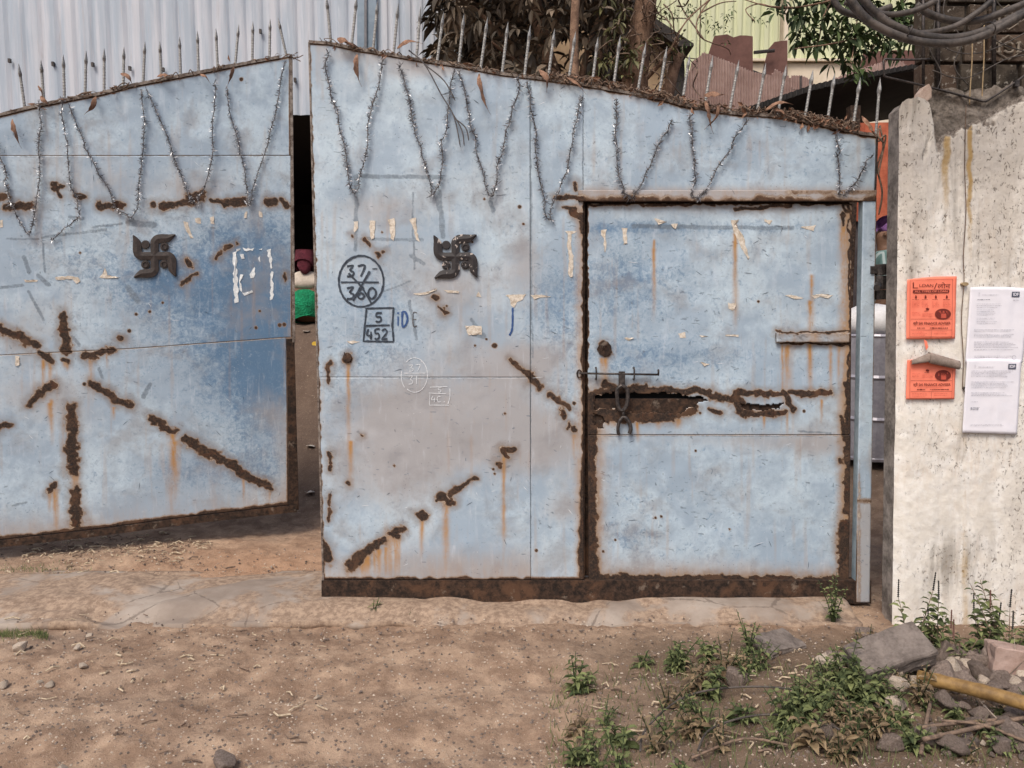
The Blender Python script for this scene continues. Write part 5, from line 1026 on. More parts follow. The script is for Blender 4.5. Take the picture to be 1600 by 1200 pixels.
z1 = PD(1340, 346, 7.95).z; MB().box((PD(1318, 260, 7.9).x+.78, 7.98, z1/2), (1.65, .1, z1)).build('lower_wall', M['greywall'], lt)
MB().box((PD(1330, 193, 7.9).x, 7.86, 2.3), (.1, .1, 2.6)).build('post', M['rust'], lt)
for nm, poly, Yp, mt, pt, am, jg, lbl in (
 ('asbestos_sheet', [(1058, 175), (1082, 96), (1100, 82), (1128, 92), (1175, 112), (1205, 118), (1212, 108), (1236, 122), (1272, 126), (1272, 140), (1180, 166), (1100, 190)], 9.3, 'asb', 4.2, .012, 1.2, 'large broken pinkish corrugated sheet standing behind the gate spikes'),
 ('asbestos_sheet', [(1236, 118), (1252, 118), (1262, 122), (1278, 137), (1238, 140)], 9.1, 'asb', 4, .01, .5, 'small pinkish broken sheet piece right of the large one'),
 ('asbestos_sheet', [(1285, 131), (1330, 113), (1350, 106), (1382, 96), (1408, 95), (1418, 103), (1345, 122), (1290, 134)], 9.2, 'asb', 5, .01, 1.5, 'long pale grey broken sheet lying on the black lean-to roof'),
 ('brown_sheet', [(1108, 58), (1112, 56), (1144, 53), (1147, 60), (1153, 61), (1157, 54), (1180, 57), (1180, 122), (1140, 110), (1106, 92)], 9.7, 'brownsheet', 60, .0, .4, 'dark brown metal sheet with a notched top beside the tan house'),
 ('brown_sheet', [(1203, 62), (1222, 66), (1239, 60), (1237, 95), (1232, 120), (1222, 128), (1190, 122)], 9.7, 'brownsheet', 60, .0, 3.5, 'dark brown metal sheet with a ragged top left of the green leaves'),
 ('brown_sheet', [(1345, 86), (1350, 80), (1438, 78), (1438, 106), (1342, 120)], 9.9, 'brownsheet', 40, .0, .6, 'reddish brown sheet above the lean-to roof below the green leaves')):
    o = polysheet(nm, poly, Yp, M[mt], pt, am, None, jg); tag(o, lbl, 'roof sheet')
MB_ = MB(); MB_.tube([PD(1178, 82, 9.6), PD(1210, 79, 9.6)], .02, 6); MB_.tube([PD(1176, 112, 9.6), PD(1220, 128, 9.6)], .02, 6); tag(MB_.build('steel_bars', M['iron'], None), 'two thin dark bars between the brown sheets', 'bar')
MB_ = MB(); MB_.tube([PD(1251, 119, 8.7), PD(1251, 138, 8.7)], .012, 6); tag(MB_.build('steel_peg', M['iron'], None), 'short dark peg sticking up from the lean-to roof', 'peg')

# ------------------------------------------------------------------ trees
def leafmat(name, a, b, rough=.6):
    t = NT(name); v = t.attr('v'); n = t.noise(30, 3, .6); m = t.out(t.mix(v, t.mix(n, a, tuple(x*.7 for x in a)), b), rough, 0, None, .35); return m
M['browncrown'] = leafmat('dusty_brown_leaves', (.045, .036, .026), (.205, .155, .11)); M['greencrown'] = leafmat('green_leaves', (.018, .035, .012), (.075, .115, .035)); M['olive'] = leafmat('olive_leaves', (.05, .05, .02), (.17, .165, .07)); M['weed'] = leafmat('weed_leaves', (.042, .062, .022), (.19, .215, .085), .8); M['weeddry'] = leafmat('dry_weed', (.12, .08, .045), (.26, .19, .11)); M['drygrass'] = leafmat('straw', (.25, .18, .11), (.50, .41, .28))
M['bark'] = simple('brown_bark', (.13, .075, .05), (.30, .19, .13), 14, .95, .8, 0, .012)
def leaves(C, D, L, W, rs, droop=.25):
    """C base points, D directions, L lengths, W widths -> folded leaf quads"""
    n_ = len(C); D = D/np.linalg.norm(D, axis=1)[:, None]; U = rs.normal(size=(n_, 3))*.35+np.array([0, 0, 1]); Sx = np.cross(D, U); Sx /= np.linalg.norm(Sx, axis=1)[:, None]; Nn = np.cross(Sx, D)
    L = L[:, None]; W = W[:, None]; dz = np.array([0, 0, -1.0])
    m1 = C+D*L*.35+dz*L*droop*.1; m2 = C+D*L*.7+dz*L*droop*.35; tp = C+D*L+dz*L*droop; up = Nn*W*.25
    V = np.stack([C, m1-Sx*W*.5+up, m1, m1+Sx*W*.5+up, m2-Sx*W*.42+up, m2, m2+Sx*W*.42+up, tp], 1).reshape(-1, 3); b_ = np.arange(n_)[:, None]*8
    T = [(0, 2, 1), (0, 3, 2), (1, 2, 5), (1, 5, 4), (2, 3, 6), (2, 6, 5), (4, 5, 7), (5, 6, 7)]
    Q = np.concatenate([b_+np.array([t_]) for t_ in T], 0)
    return V, Q, np.repeat(rs.random(n_), 8)
def limbs(mb, pts, r0, r1, n=8):
    P = smoothpath(pts, 5); mb.tube(P, list(np.linspace(r0, r1, len(P))), n)
rs = np.random.default_rng(11)
def whorls(cs, L, k, rs):
    C = []; D = []
    for c_ in cs:
        ax = rs.normal(size=3)*.5+np.array([0, -.3, .2]); ax /= np.linalg.norm(ax); kk = rs.integers(k-2, k+2)
        a = np.cross(ax, [.3, .2, .9]); a /= np.linalg.norm(a); b_ = np.cross(ax, a)
        for j in range(kk):
            an = 2*math.pi*j/kk+rs.uniform(0, .5); d = a*math.cos(an)+b_*math.sin(an)+ax*.25+np.array([0, 0, -.35]); C.append(c_+d*.01); D.append(d)
    C = np.array(C); D = np.array(D); l = rs.uniform(.7, 1.2, len(C))*L; return leaves(C, D, l, l*.36, rs, .3)
def pxcloud(n_, reg, Y0, Y1, rs, acc=None):
    out = []
    while len(out) < n_:
        x = rs.uniform(reg[0], reg[2]); y = rs.uniform(reg[1], reg[3])
        if acc is None or acc(x, y, rs.random()): out.append(np.array(PD(x, y, rs.uniform(Y0, Y1))))
    return out
# brown dusty tree
bt = empty('brown_leaved_tree', (.75, 8.2, gz(.75, 8.2)), 'tree with dusty brown drooping leaves just behind the right leaf spikes', 'tree')
mb = MB(); limbs(mb, [(.75, 8.2, .9), (.72, 8.2, 2.4), (.6, 8.2, 3.4), (.3, 8.15, 4.4), (.1, 8.1, 5.4)], .12, .06)
for e in ((-.5, 8, 4.7), (-.2, 7.8, 4.2), (.9, 8.1, 4.6), (1.3, 8.3, 4.9), (.2, 7.9, 3.9)): limbs(mb, [(.6, 8.2, 3.3), ((.6+e[0])/2, 8.1, (3.5+e[2])/2+.1), e], .05, .012, 6)
mb.build('trunk', M['bark'], bt, smooth=True)
def accb(x, y, q):
    if 855 < x < 915 and 55 < y < 112: return q < .22
    if x > 900 and y > 40: return q < .35
    if y > 95: return q < .6
    return True
cs = pxcloud(520, (688, -210, 985, 135), 7.3, 8.9, rs, accb); V, Q, v = whorls(cs, .155, 7, rs); tag(np_mesh('crown', V, Q, M['browncrown'], bt, {'v': v}, False), kind='stuff')
bt2 = empty('shade_fill_tree', (0, 9.8, gz(0, 9.8)), 'added dark tree with shade put into its leaf colour, behind the brown leaved tree', 'tree')
mb = MB(); limbs(mb, [(-.1, 9.9, 1.2), (0, 9.9, 3), (.1, 9.9, 5.5)], .1, .05); mb.build('trunk', M['bark'], bt2, smooth=True)
cs = pxcloud(420, (680, -230, 1000, 160), 9.3, 10.6, rs, lambda x, y, q: not (862 < x < 905 and 60 < y < 105) and (x < 850 or q < .5)); V, Q, v = whorls(cs, .24, 8, rs); tag(np_mesh('crown', V, Q, M['browncrown'], bt2, {'v': v*.3}, False), kind='stuff')  # added crown kept to dark leaf tones, painting the shade behind the first tree
# slim trunks with vines
st1 = empty('vine_covered_tree', PD(1015, 560, 7.6).xy.to_3d()+Vector((0, 0, gz(1.4, 7.6))), 'slim reddish brown trunk wrapped in thin vines beside the dark roof', 'tree')
mb = MB(); limbs(mb, [PD(1000, 600, 7.6), PD(990, 300, 7.6), PD(992, 130, 7.6), PD(1000, 60, 7.6), PD(1012, -20, 7.6), PD(1030, -200, 7.6)], .16, .085, 10)
limbs(mb, [PD(1002, 130, 7.6), PD(1035, 95, 7.5), PD(1060, 60, 7.4)], .03, .012, 6); limbs(mb, [PD(1040, 160, 7.6), PD(1052, 110, 7.6), PD(1062, 85, 7.6)], .07, .05, 8); mb.build('trunk', M['bark'], st1, smooth=True)
mb = MB()
for k in range(46):
    x = rr_.uniform(960, 1070); y = rr_.uniform(-30, 110); pts = [PD(x, y, rr_.uniform(7.0, 7.9))]
    for j in range(4): x += rr_.uniform(-22, 22); y += rr_.uniform(-2, 28); pts.append(PD(x, min(y, 150), rr_.uniform(7.1, 7.8)))
    mb.tube(smoothpath(pts, 4), rr_.uniform(.003, .008), 4)
tag(mb.build('vines', M['twig'], st1, smooth=True), kind='stuff')
cs = pxcloud(26, (925, 20, 1075, 140), 7.0, 7.9, rs, lambda x, y, q: q < .7); V, Q, v = whorls(cs, .07, 6, rs); tag(np_mesh('crown', V, Q, M['olive'], st1, {'v': v}, False), kind='stuff')
st2 = empty('thin_trunk_tree', PD(903, 560, 7.9).xy.to_3d()+Vector((0, 0, 1)), 'thin orange brown trunk seen between the brown leaves', 'tree')
mb = MB(); limbs(mb, [PD(903, 600, 7.2), PD(899, 200, 7.2), PD(897, 60, 7.2), PD(902, -40, 7.2), PD(910, -200, 7.2)], .05, .035, 8); mb.build('trunk', M['bark'], st2, smooth=True)
cs = pxcloud(22, (935, -10, 1000, 130), 6.9, 7.6, rs); V, Q, v = whorls(cs, .09, 6, rs); tag(np_mesh('crown', V, Q, M['olive'], st2, {'v': v}, False), kind='stuff')
# green overhanging tree
gt = empty('green_leafy_tree', (3.6, 5.6, .3), 'green leafy tree whose twigs hang over the spikes at top right', 'tree'); mb = MB()
limbs(mb, [(3.6, 5.6, 0), (3.5, 5.6, 2.5), (3.3, 5.6, 4.2)], .10, .06)
BR = [[(1480, 60), (1440, 52), (1380, 55), (1330, 62), (1300, 68)], [(1470, 10), (1420, -10), (1350, -20), (1300, 0), (1240, 12), (1200, 10), (1150, -5)], [(1300, 0), (1285, 30), (1280, 60), (1270, 85)], [(1420, -10), (1400, 30), (1395, 55)], [(1350, -20), (1345, 30), (1335, 70), (1330, 100)],
      [(1330, 62), (1290, 70), (1250, 75), (1235, 78)], [(1240, 12), (1205, 10), (1185, 6), (1165, 15), (1178, 32)], [(1165, -30), (1120, -10), (1095, 20), (1088, 45), (1100, 62), (1135, 75), (1142, 86)], [(1120, -10), (1075, 30), (1055, 65), (1050, 80)], [(1095, 20), (1125, 5), (1150, 2)], [(1380, 55), (1360, 80), (1345, 105), (1340, 112)]]
for i, p_ in enumerate(BR): limbs(mb, [PD(x, y, 5.5+.25*math.sin(i*2+j)) for j, (x, y) in enumerate(p_)], .012 if i < 2 else .006, .003, 5)
limbs(mb, [(3.3, 5.6, 4.0), PD(1470, 10, 5.5)], .05, .014); limbs(mb, [(3.4, 5.6, 3.4), PD(1480, 60, 5.5)], .03, .012); mb.build('trunk', M['bark'], gt, smooth=True)
CL = [(1235, 8), (1222, 2), (1245, 25), (1243, 62), (1258, 40), (1262, 60), (1272, 20), (1278, 45), (1290, 55), (1300, 25), (1310, 45), (1322, 30), (1318, 60), (1275, 78), (1330, 48), (1345, 62), (1355, 40), (1340, 80), (1330, 95), (1318, 100), (1345, 100), (1362, 58), (1372, 62), (1395, 10), (1398, 40), (1408, 25), (1420, 8), (1425, 30), (1420, 52), (1385, 20), (1350, 10), (1285, 0), (1375, 30), (1430, 55), (1436, 20), (1300, 5), (1260, 5), (1330, 5), (1365, 5), (1415, 65), (1346, 118), (1395, 60)]
cs = []
for x, y in CL:
    for k in range(4): cs.append(np.array(PD(x+rs.normal()*9, y+rs.normal()*8, 5.5+rs.normal()*.15)))
for k in range(60): cs.append(np.array(PD(rs.uniform(1230, 1440), rs.uniform(-160, -5), rs.uniform(5.2, 5.9))))
V, Q, v = whorls(cs, .085, 5, rs); V2, Q2, v2 = whorls([np.array(PD(x+rs.normal()*10, y+rs.normal()*6, 5.5)) for x, y in ((1118, 40), (1125, 55), (1105, 30), (1060, 20), (1085, 15), (1190, 28), (1068, 75), (1140, 20)) for _ in range(4)], .03, 5, rs)
Q = np.concatenate([Q, Q2+len(V)]); V = np.concatenate([V, V2]); v = np.concatenate([v, v2*.6+.4]); tag(np_mesh('crown', V, Q, M['greencrown'], gt, {'v': v}, False), kind='stuff')

# ------------------------------------------------------------------ people and things inside the yard
M['skin'] = simple('brown_skin', (.16, .085, .05), (.22, .12, .075), 10, .55, .1); M['maroon'] = simple('maroon_cloth', (.075, .008, .018), (.14, .02, .035), 14, .85, .9, 0, .03); M['cream'] = simple('cream_cloth', (.42, .36, .30), (.56, .49, .42), 12, .85, .5, 0, .01); M['green'] = simple('green_cloth', (.0, .16, .065), (.005, .30, .13), 7, .8, 1.0, 0, .04); M['purple'] = simple('purple_turban_cloth', (.13, .05, .17), (.25, .12, .30), 20, .85, .5, 0, .01)
t = NT('striped_shirt_cloth'); wv = t.t.nodes.new('ShaderNodeTexWave'); wv.inputs['Scale'].default_value = 9; wv.inputs['Distortion'].default_value = .6; t.inp(wv, 0, t.co); M['shirt'] = t.out(t.mix(t.ss(wv.outputs['Fac'], .5, .6), (.16, .28, .26), (.50, .60, .58)), .8); M['trouser'] = simple('dark_trouser_cloth', (.03, .03, .04), (.05, .05, .06), 10, .85, .4); M['hair'] = simple('black_hair', (.01, .009, .009), (.02, .018, .018), 60, .6, .5)
def skin(name, pts, edges, rad, mat, parent, base, subd=2, rot=0):
    o_ = Vector(base); ca, sa = math.cos(rot), math.sin(rot)
    vs = [(o_+Vector((x*ca-y*sa, x*sa+y*ca, z))-Vector(root_of(parent).location)) for x, y, z in pts]
    me = bpy.data.meshes.new(name); me.from_pydata([tuple(v) for v in vs], edges, []); o = link(name, me, mat, parent, (0, 0, 0))
    m = o.modifiers.new('skin', 'SKIN'); m.use_smooth_shade = True
    for i, r_ in enumerate(rad): me.skin_vertices[0].data[i].radius = (r_, r_) if not isinstance(r_, tuple) else r_; me.skin_vertices[0].data[i].use_root = (i == 0)
    s2 = o.modifiers.new('s', 'SUBSURF'); s2.levels = s2.render_levels = subd; return o
def hand(P, Ed, Rd, wi, wrist, d, side):
    d = Vector(d).normalized(); s_ = Vector(side).normalized(); w_ = Vector(wrist); i0 = len(P); P.append(tuple(w_+d*.055)); Rd.append((.022, .014)); Ed.append((wi, i0))
    for k, (o_, l) in enumerate(((-.026, .070), (-.009, .08), (.009, .074), (.025, .058))):
        i1 = len(P); P.append(tuple(w_+d*.09+s_*o_)); Rd.append(.009); P.append(tuple(w_+d*(.09+l*.55)+s_*o_*1.1+Vector((0, .006, -.004)))); Rd.append(.008); P.append(tuple(w_+d*(.09+l)+s_*o_*1.1+Vector((0, .016, -.01)))); Rd.append(.006); Ed += [(i0, i1), (i1, i1+1), (i1+1, i1+2)]
    i1 = len(P); P.append(tuple(w_+d*.045-s_*.035)); Rd.append(.010); P.append(tuple(w_+d*.085-s_*.052)); Rd.append(.008); Ed += [(i0, i1), (i1, i1+1)]
def head(root, base, h, rot, facez, parent):
    # face details on the front of the head: nose, eyes, mouth, ears
    f = Vector((-math.sin(rot), math.cos(rot), 0)); s_ = Vector((math.cos(rot), math.sin(rot), 0)); c_ = Vector(base)+Vector((0, 0, h))
    mb = MB(); mb.tube([c_+f*.085+Vector((0, 0, .02)), c_+f*.115+Vector((0, 0, -.015))], [.008, .014], 6); mb.build('nose', M['skin'], parent, smooth=True)
    for k in (-1, 1):
        MB().tube([c_+f*.083+s_*.034*k+Vector((0, 0, .02)), c_+f*.094+s_*.034*k+Vector((0, 0, .02))], .011, 8).build('eye', M['hair'], parent); MB().tube([c_+s_*.078*k, c_+s_*.095*k-f*.01], [.025, .018], 8).build('ear', M['skin'], parent)
    MB().tube([c_+f*.088-s_*.025+Vector((0, 0, -.05)), c_+f*.094+Vector((0, 0, -.052)), c_+f*.088+s_*.025+Vector((0, 0, -.05))], .006, 6).build('mouth', M['maroon'], parent)
# seated woman seen from behind in the gap
X1 = PD(477, 450, 9.6).x; b1 = (X1, 9.6, float(gz(X1, 9.6))-.01)
p1 = empty('person', b1, 'person sitting on the bank in maroon headscarf, cream top and green skirt', 'person')
P = [(0, 0, .13), (0, .02, .32), (0, .02, .52), (0, .03, .62), (0, .05, .76), (0, .07, .87), (.17, .02, .53), (.24, .06, .33), (.17, .26, .24), (-.17, .02, .53), (-.24, .06, .33), (-.17, .26, .24), (.10, .06, .12), (.34, .34, .16), (.06, .46, .07), (-.10, .06, .12), (-.34, .34, .16), (-.06, .46, .07), (.02, .58, .05), (-.02, .58, .05)]
Rr = [.15, .125, .12, .055, .085, .075, .06, .045, .032, .06, .045, .032, .10, .07, .045, .10, .07, .045, .035, .035]; Ed = [(0, 1), (1, 2), (2, 3), (3, 4), (4, 5), (2, 6), (6, 7), (7, 8), (2, 9), (9, 10), (10, 11), (0, 12), (12, 13), (13, 14), (0, 15), (15, 16), (16, 17), (14, 18), (17, 19)]
hand(P, Ed, Rr, 8, P[8], (-.3, .9, -.4), (.9, .3, 0)); hand(P, Ed, Rr, 11, P[11], (.3, .9, -.4), (-.9, .3, 0))
skin('body', P, Ed, Rr, M['skin'], p1, b1, 2); head(p1, (b1[0], b1[1]+.06, b1[2]), .81, 0, 0, p1)
skin('blouse', [(0, .0, .42), (0, .01, .58), (0, .02, .66), (.16, .02, .58), (.235, .05, .40), (-.16, .02, .58), (-.235, .05, .40)], [(0, 1), (1, 2), (1, 3), (3, 4), (1, 5), (5, 6)], [(.155, .165), (.15, .15), (.08, .08), .085, .07, .085, .07], M['cream'], p1, b1)
skin('skirt', [(0, -.02, .16), (0, .0, .47), (.02, -.04, .08), (.32, .32, .15), (-.32, .32, .15), (0, .48, .08)], [(0, 1), (0, 2), (0, 3), (0, 4), (3, 5)], [(.22, .2), (.18, .17), .16, .10, .10, .09], M['green'], p1, b1)
skin('headscarf', [(0, .04, .80), (0, .04, .92), (0, -.03, .74), (.05, -.10, .62), (-.04, -.03, .70)], [(0, 1), (0, 2), (2, 3), (2, 4)], [(.125, .13), .085, (.13, .10), (.05, .03), (.10, .06)], M['maroon'], p1, b1)
# standing man with turban in the right hand gap
X2 = PD(1376, 400, 7.0).x+.05; z2 = PD(1376, 340, 7.0).z-1.74; b2 = (X2, 7.0, z2); rot = R(70)
p2 = empty('person', b2, 'person standing in purple turban and pale striped shirt in the gap by the wall', 'person')
P = [(0, 0, .92), (0, 0, 1.12), (0, 0, 1.34), (0, .01, 1.46), (0, .02, 1.55), (0, .03, 1.64), (.18, 0, 1.38), (.23, -.01, 1.10), (.24, .06, .86), (-.18, 0, 1.38), (-.23, -.01, 1.10), (-.24, .06, .86), (.09, 0, .86), (.10, .02, .48), (.10, -.01, .08), (.11, .14, .03), (-.09, 0, .86), (-.10, .02, .48), (-.10, -.01, .08), (-.11, .14, .03)]
Rr = [.135, .12, .13, .055, .085, .08, .06, .045, .03, .06, .045, .03, .09, .06, .04, .035, .09, .06, .04, .035]; Ed = [(0, 1), (1, 2), (2, 3), (3, 4), (4, 5), (2, 6), (6, 7), (7, 8), (2, 9), (9, 10), (10, 11), (0, 12), (12, 13), (13, 14), (14, 15), (0, 16), (16, 17), (17, 18), (18, 19)]
hand(P, Ed, Rr, 8, P[8], (0, .2, -1), (0, 1, 0)); hand(P, Ed, Rr, 11, P[11], (0, .2, -1), (0, 1, 0))
skin('body', P, Ed, Rr, M['skin'], p2, b2, 2, rot); head(p2, (b2[0]-math.sin(rot)*.025, b2[1]+math.cos(rot)*.025, b2[2]), 1.59, rot, 0, p2)
skin('shirt', [(0, 0, .88), (0, 0, 1.15), (0, 0, 1.37), (0, .0, 1.44), (.18, 0, 1.38), (.24, -.01, 1.13), (-.18, 0, 1.38), (-.24, -.01, 1.13)], [(0, 1), (1, 2), (2, 3), (2, 4), (4, 5), (2, 6), (6, 7)], [(.17, .15), (.155, .14), (.15, .14), (.08, .08), .085, .075, .085, .075], M['shirt'], p2, b2, 2, rot)
skin('trousers', [(0, 0, .90), (.09, 0, .84), (.10, .02, .48), (.10, -.01, .10), (-.09, 0, .84), (-.10, .02, .48), (-.10, -.01, .10)], [(0, 1), (1, 2), (2, 3), (0, 4), (4, 5), (5, 6)], [.15, .11, .085, .065, .11, .085, .065], M['trouser'], p2, b2, 2, rot)
skin('turban', [(0, .01, 1.66), (.04, .0, 1.70), (-.05, .02, 1.68), (0, -.07, 1.64)], [(0, 1), (0, 2), (0, 3)], [(.125, .10), .085, .09, .06], M['purple'], p2, b2, 2, rot)
# steel drum with a white sack in the same gap
M['drum'] = simple('grey_drum_steel', (.28, .27, .31), (.42, .41, .46), 6, .4, .1, .3); M['sack'] = simple('white_sack', (.66, .65, .66), (.80, .79, .80), 20, .8, .4)
q = PD(1378, 560, 6.0); zt_ = PD(1378, 522, 6.0).z; zb_ = float(gz(q.x, 6.2)); dr = empty('steel_drum', (q.x+.02, 6.2, zb_), 'grey steel drum standing in the gap beside the wall', 'drum')
def lathe(mb, c_, prof, n_=24):
    b_ = len(mb.v)
    for r_, z in prof:
        for k in range(n_): a = 2*math.pi*k/n_; mb.v.append(Vector(c_)+Vector((r_*math.cos(a), r_*math.sin(a), z)))
    for i in range(len(prof)-1):
        for k in range(n_): mb.f.append((b_+i*n_+k, b_+i*n_+(k+1) % n_, b_+(i+1)*n_+(k+1) % n_, b_+(i+1)*n_+k))
hh = zt_-zb_; mb = MB(); lathe(mb, dr.location, [(.0, 0), (.28, 0), (.285, .02), (.28, .03), (.28, hh*.33-.02), (.292, hh*.33), (.28, hh*.33+.02), (.28, hh*.66-.02), (.292, hh*.66), (.28, hh*.66+.02), (.28, hh-.03), (.288, hh-.015), (.28, hh), (.27, hh), (.27, hh-.02), (0, hh-.02)]); mb.build('drum_body', M['drum'], dr, smooth=False)
mb = MB(); lathe(mb, Vector(dr.location)+Vector((0, 0, hh-.015)), [(.0, 0), (.20, 0), (.27, .04), (.28, .11), (.25, .18), (.15, .23), (.05, .245), (0, .25)], 18)
for v in mb.v: v += Vector((random.uniform(-.012, .012), random.uniform(-.012, .012), random.uniform(-.008, .008)))
tag(mb.build('white_sack', M['sack'], None, smooth=True), 'filled white sack lying on the grey steel drum in the gap', 'sack')

# ------------------------------------------------------------------ rubble, stones, plants on the near ground
import bmesh
def stone_mesh(seed, mat, flat=1.0, name='stone'):
    r_ = random.Random(seed); bm = bmesh.new()
    for k in range(16):
        v = Vector((r_.gauss(0, 1), r_.gauss(0, 1), r_.gauss(0, 1))).normalized()*r_.uniform(.42, .56); v.z *= flat; v.x *= 1.15; bm.verts.new(v)
    ret = bmesh.ops.convex_hull(bm, input=bm.verts); 
    for v in [v for v in bm.verts if not v.link_faces]: bm.verts.remove(v)
    bmesh.ops.bevel(bm, geom=bm.edges[:], offset=.035, segments=1, affect='EDGES')
    me = bpy.data.meshes.new(name); bm.to_mesh(me); bm.free(); me.materials.append(M[mat]); return me
SM = {'stone': [stone_mesh(k, 'stone', .75) for k in range(7)], 'pale': [stone_mesh(30+k, 'stonepale', .7) for k in range(4)]}
def gh(x, y):
    return float(gheight(np.array([[x]]), np.array([[y]]))[0, 0])-(.020 if (3.7 < y < 4.5 and x < 1.6) else 0)
def stone(px, py, wpx, kind='stone', label=None, group=None, sink=.25, hz=1.0):
    g_ = PG(px, py); x, y = g_.x, g_.y; s_ = wpx/F*math.hypot(y, CAMZ); o = bpy.data.objects.new('stone', rr_.choice(SM[kind])); COL.objects.link(o)
    z = max(gh(x, y), .012 if (3.74 < y < 4.45 and x < 1.6) else -1); o.location = (x, y, z+s_*.5*.7*hz*(1-sink)); o.scale = (s_, s_*rr_.uniform(.6, 1), s_*hz); o.rotation_euler = (rr_.uniform(-.4, .4), rr_.uniform(-.4, .4), rr_.uniform(0, 6.3)); return tag(o, label, 'stone', group)
for px, py, w_, kd, lb_ in ((32, 1018, 24, 'pale', 'largest pale stone on the dirt at the left'), (121, 1019, 15, 'pale', 'pale pebble beside the leftmost pale stone'), (131, 1046, 14, 'pale', 'lone pebble lying below the other pale pebbles at the left'), (62, 1063, 9, 'pale', 'small pebble of a pair on the dirt at the left'), (78, 1066, 15, 'pale', 'wider pebble of a pair on the dirt at the left'), (5, 1068, 16, 'pale', 'pale pebble cut by the left photo edge'),
    (140, 998, 10, 'pale', 'small pebble on the edge of the concrete apron at left'), (495, 1083, 14, 'pale', 'pale pebble on the dirt below the free edge of the right leaf'), (350, 1188, 40, 'stone', 'flat grey stone at the bottom edge of the photo'), (95, 1197, 18, 'pale', 'pebble at the bottom left edge'),
    (1488, 1075, 44, 'stone', 'long grey rubble stone under the basil stalks'), (1508, 1084, 30, 'stone', 'rounded grey stone right of the long one'), (1470, 1086, 17, 'stone', 'small grey stone before the long rubble stone'), (1485, 1094, 16, 'stone', 'second small grey stone before the long rubble stone'), (1530, 1060, 50, 'stone', 'broad grey stone against the foot of the white wall'),
    (1402, 1090, 34, 'pale', 'round pale stone beside the tilted slab'), (1540, 1092, 30, 'stone', 'sharp grey stone beside the pinkish block'), (1513, 1104, 34, 'stone', 'flat grey stone behind the bamboo pole'), (1562, 1102, 34, 'stone', 'dark broken stone in front of the pinkish block'), (1555, 1150, 26, 'pale', 'pale yellowish stone in front of the bamboo pole'), (1585, 1185, 50, 'stone', 'grey stone at the bottom right corner'),
    (1440, 1060, 30, 'stone', 'grey stone at the wall corner'), (1350, 1000, 36, 'stone', 'dark stone by the gap between gate and wall'), (1290, 1055, 44, 'pale', 'pale broken stone among the weeds'), (1150, 1085, 40, 'stone', 'flat stone in the weeds before the wicket door')):
    stone(px, py, w_, kd, lb_)
for k in range(290):
    px, py = 1650-abs(rr_.gauss(0, 125)), rr_.choice((rr_.uniform(1030, 1205), rr_.uniform(1045, 1110))); stone(px, py, rr_.choice((rr_.uniform(9, 20), rr_.uniform(20, 46))), 'stone' if rr_.random() < .8 else 'pale', 'small rubble stone near the foot of the whitewashed wall', 'small rubble stones at the foot of the wall', .25, 1+max(0, (1110-py)/60)*rr_.choice((0, .5, 1)))
for k in range(80):
    px, py = rr_.uniform(-20, 900), rr_.uniform(880, 1200); stone(px, py, rr_.uniform(2.5, 7), 'pale' if rr_.random() < .7 else 'stone', 'tiny pebble scattered on the brown dirt', 'tiny pebbles scattered on the dirt', .3)
# gravel crumbs: one mesh
def crumbs(n_, reg, s0, s1, mat, name, rs):
    V = []; Q = []
    for k in range(n_):
        g_ = PG(rs.uniform(reg[0], reg[2]), rs.uniform(reg[1], reg[3])); s_ = rs.uniform(s0, s1)**1.0; z = gh(g_.x, g_.y); z = max(z, .008 if 3.72 < g_.y < 4.5 and g_.x < 1.6 else -9); b_ = len(V)
        R3 = rs.normal(size=(6, 3))*.12; O = np.array([[1, 0, 0], [0, 1, 0], [-1, 0, 0], [0, -1, 0], [0, 0, .8], [0, 0, -.8]])+R3; V += [(g_.x+o[0]*s_, g_.y+o[1]*s_, z+o[2]*s_) for o in O]
        Q += [(b_+i, b_+(i+1) % 4, b_+4) for i in range(4)]+[(b_+(i+1) % 4, b_+i, b_+5) for i in range(4)]
    o = np_mesh(name, V, Q, mat, None, None, False); tag(o, kind='stuff'); return o
tag(crumbs(5200, (-40, 860, 1650, 1260), .0015, .0065, M['stonepale'], 'gravel', rs), 'loose pale grit strewn over the brown dirt')
tag(crumbs(5200, (-40, 860, 1650, 1260), .002, .009, M['stone'], 'soil_crumbs', rs), 'loose brown soil crumbs over the dirt')
# straw and dead twig bits
mb = MB(); mb2 = MB()
for k in range(620):
    if k < 280: px, py = rr_.uniform(40, 330), rr_.gauss(858, 14)+(165-rr_.uniform(40, 330))*.03
    elif k < 350: px, py = rr_.gauss(60, 45), rr_.gauss(925, 10)
    elif k < 450: px, py = rr_.uniform(0, 500), rr_.uniform(860, 1190)
    else: px, py = rr_.uniform(900, 1600), rr_.uniform(1020, 1200)
    g_ = PG(px, py); z = max(gh(g_.x, g_.y), .008 if 3.72 < g_.y < 4.5 and g_.x < 1.6 else -9)+.008; a = rr_.uniform(0, 6.3); l = rr_.uniform(.015, .08); d = Vector((math.cos(a), math.sin(a)*.7, 0))*l; n2 = Vector((-d.y, d.x, 0))*rr_.uniform(-.4, .4)
    (mb if rr_.random() < .6 else mb2).tube([g_+Vector((0, 0, z)), g_+d*.5+n2+Vector((0, 0, z+rr_.uniform(0, .012))), g_+d+Vector((0, 0, z))], rr_.choice((rr_.uniform(.0012, .003), rr_.uniform(.003, .0055))), 4)
t = NT('straw2'); M['strawp'] = simple('pale_straw', (.32, .24, .16), (.60, .50, .37), 60, .9, .2)
tag(mb.build('straw_litter', M['strawp'], None), 'pale straw bits on the dirt', None, None, 'stuff'); tag(mb2.build('twig_litter', M['twig'], None), 'brown twig bits on the dirt', None, None, 'stuff')
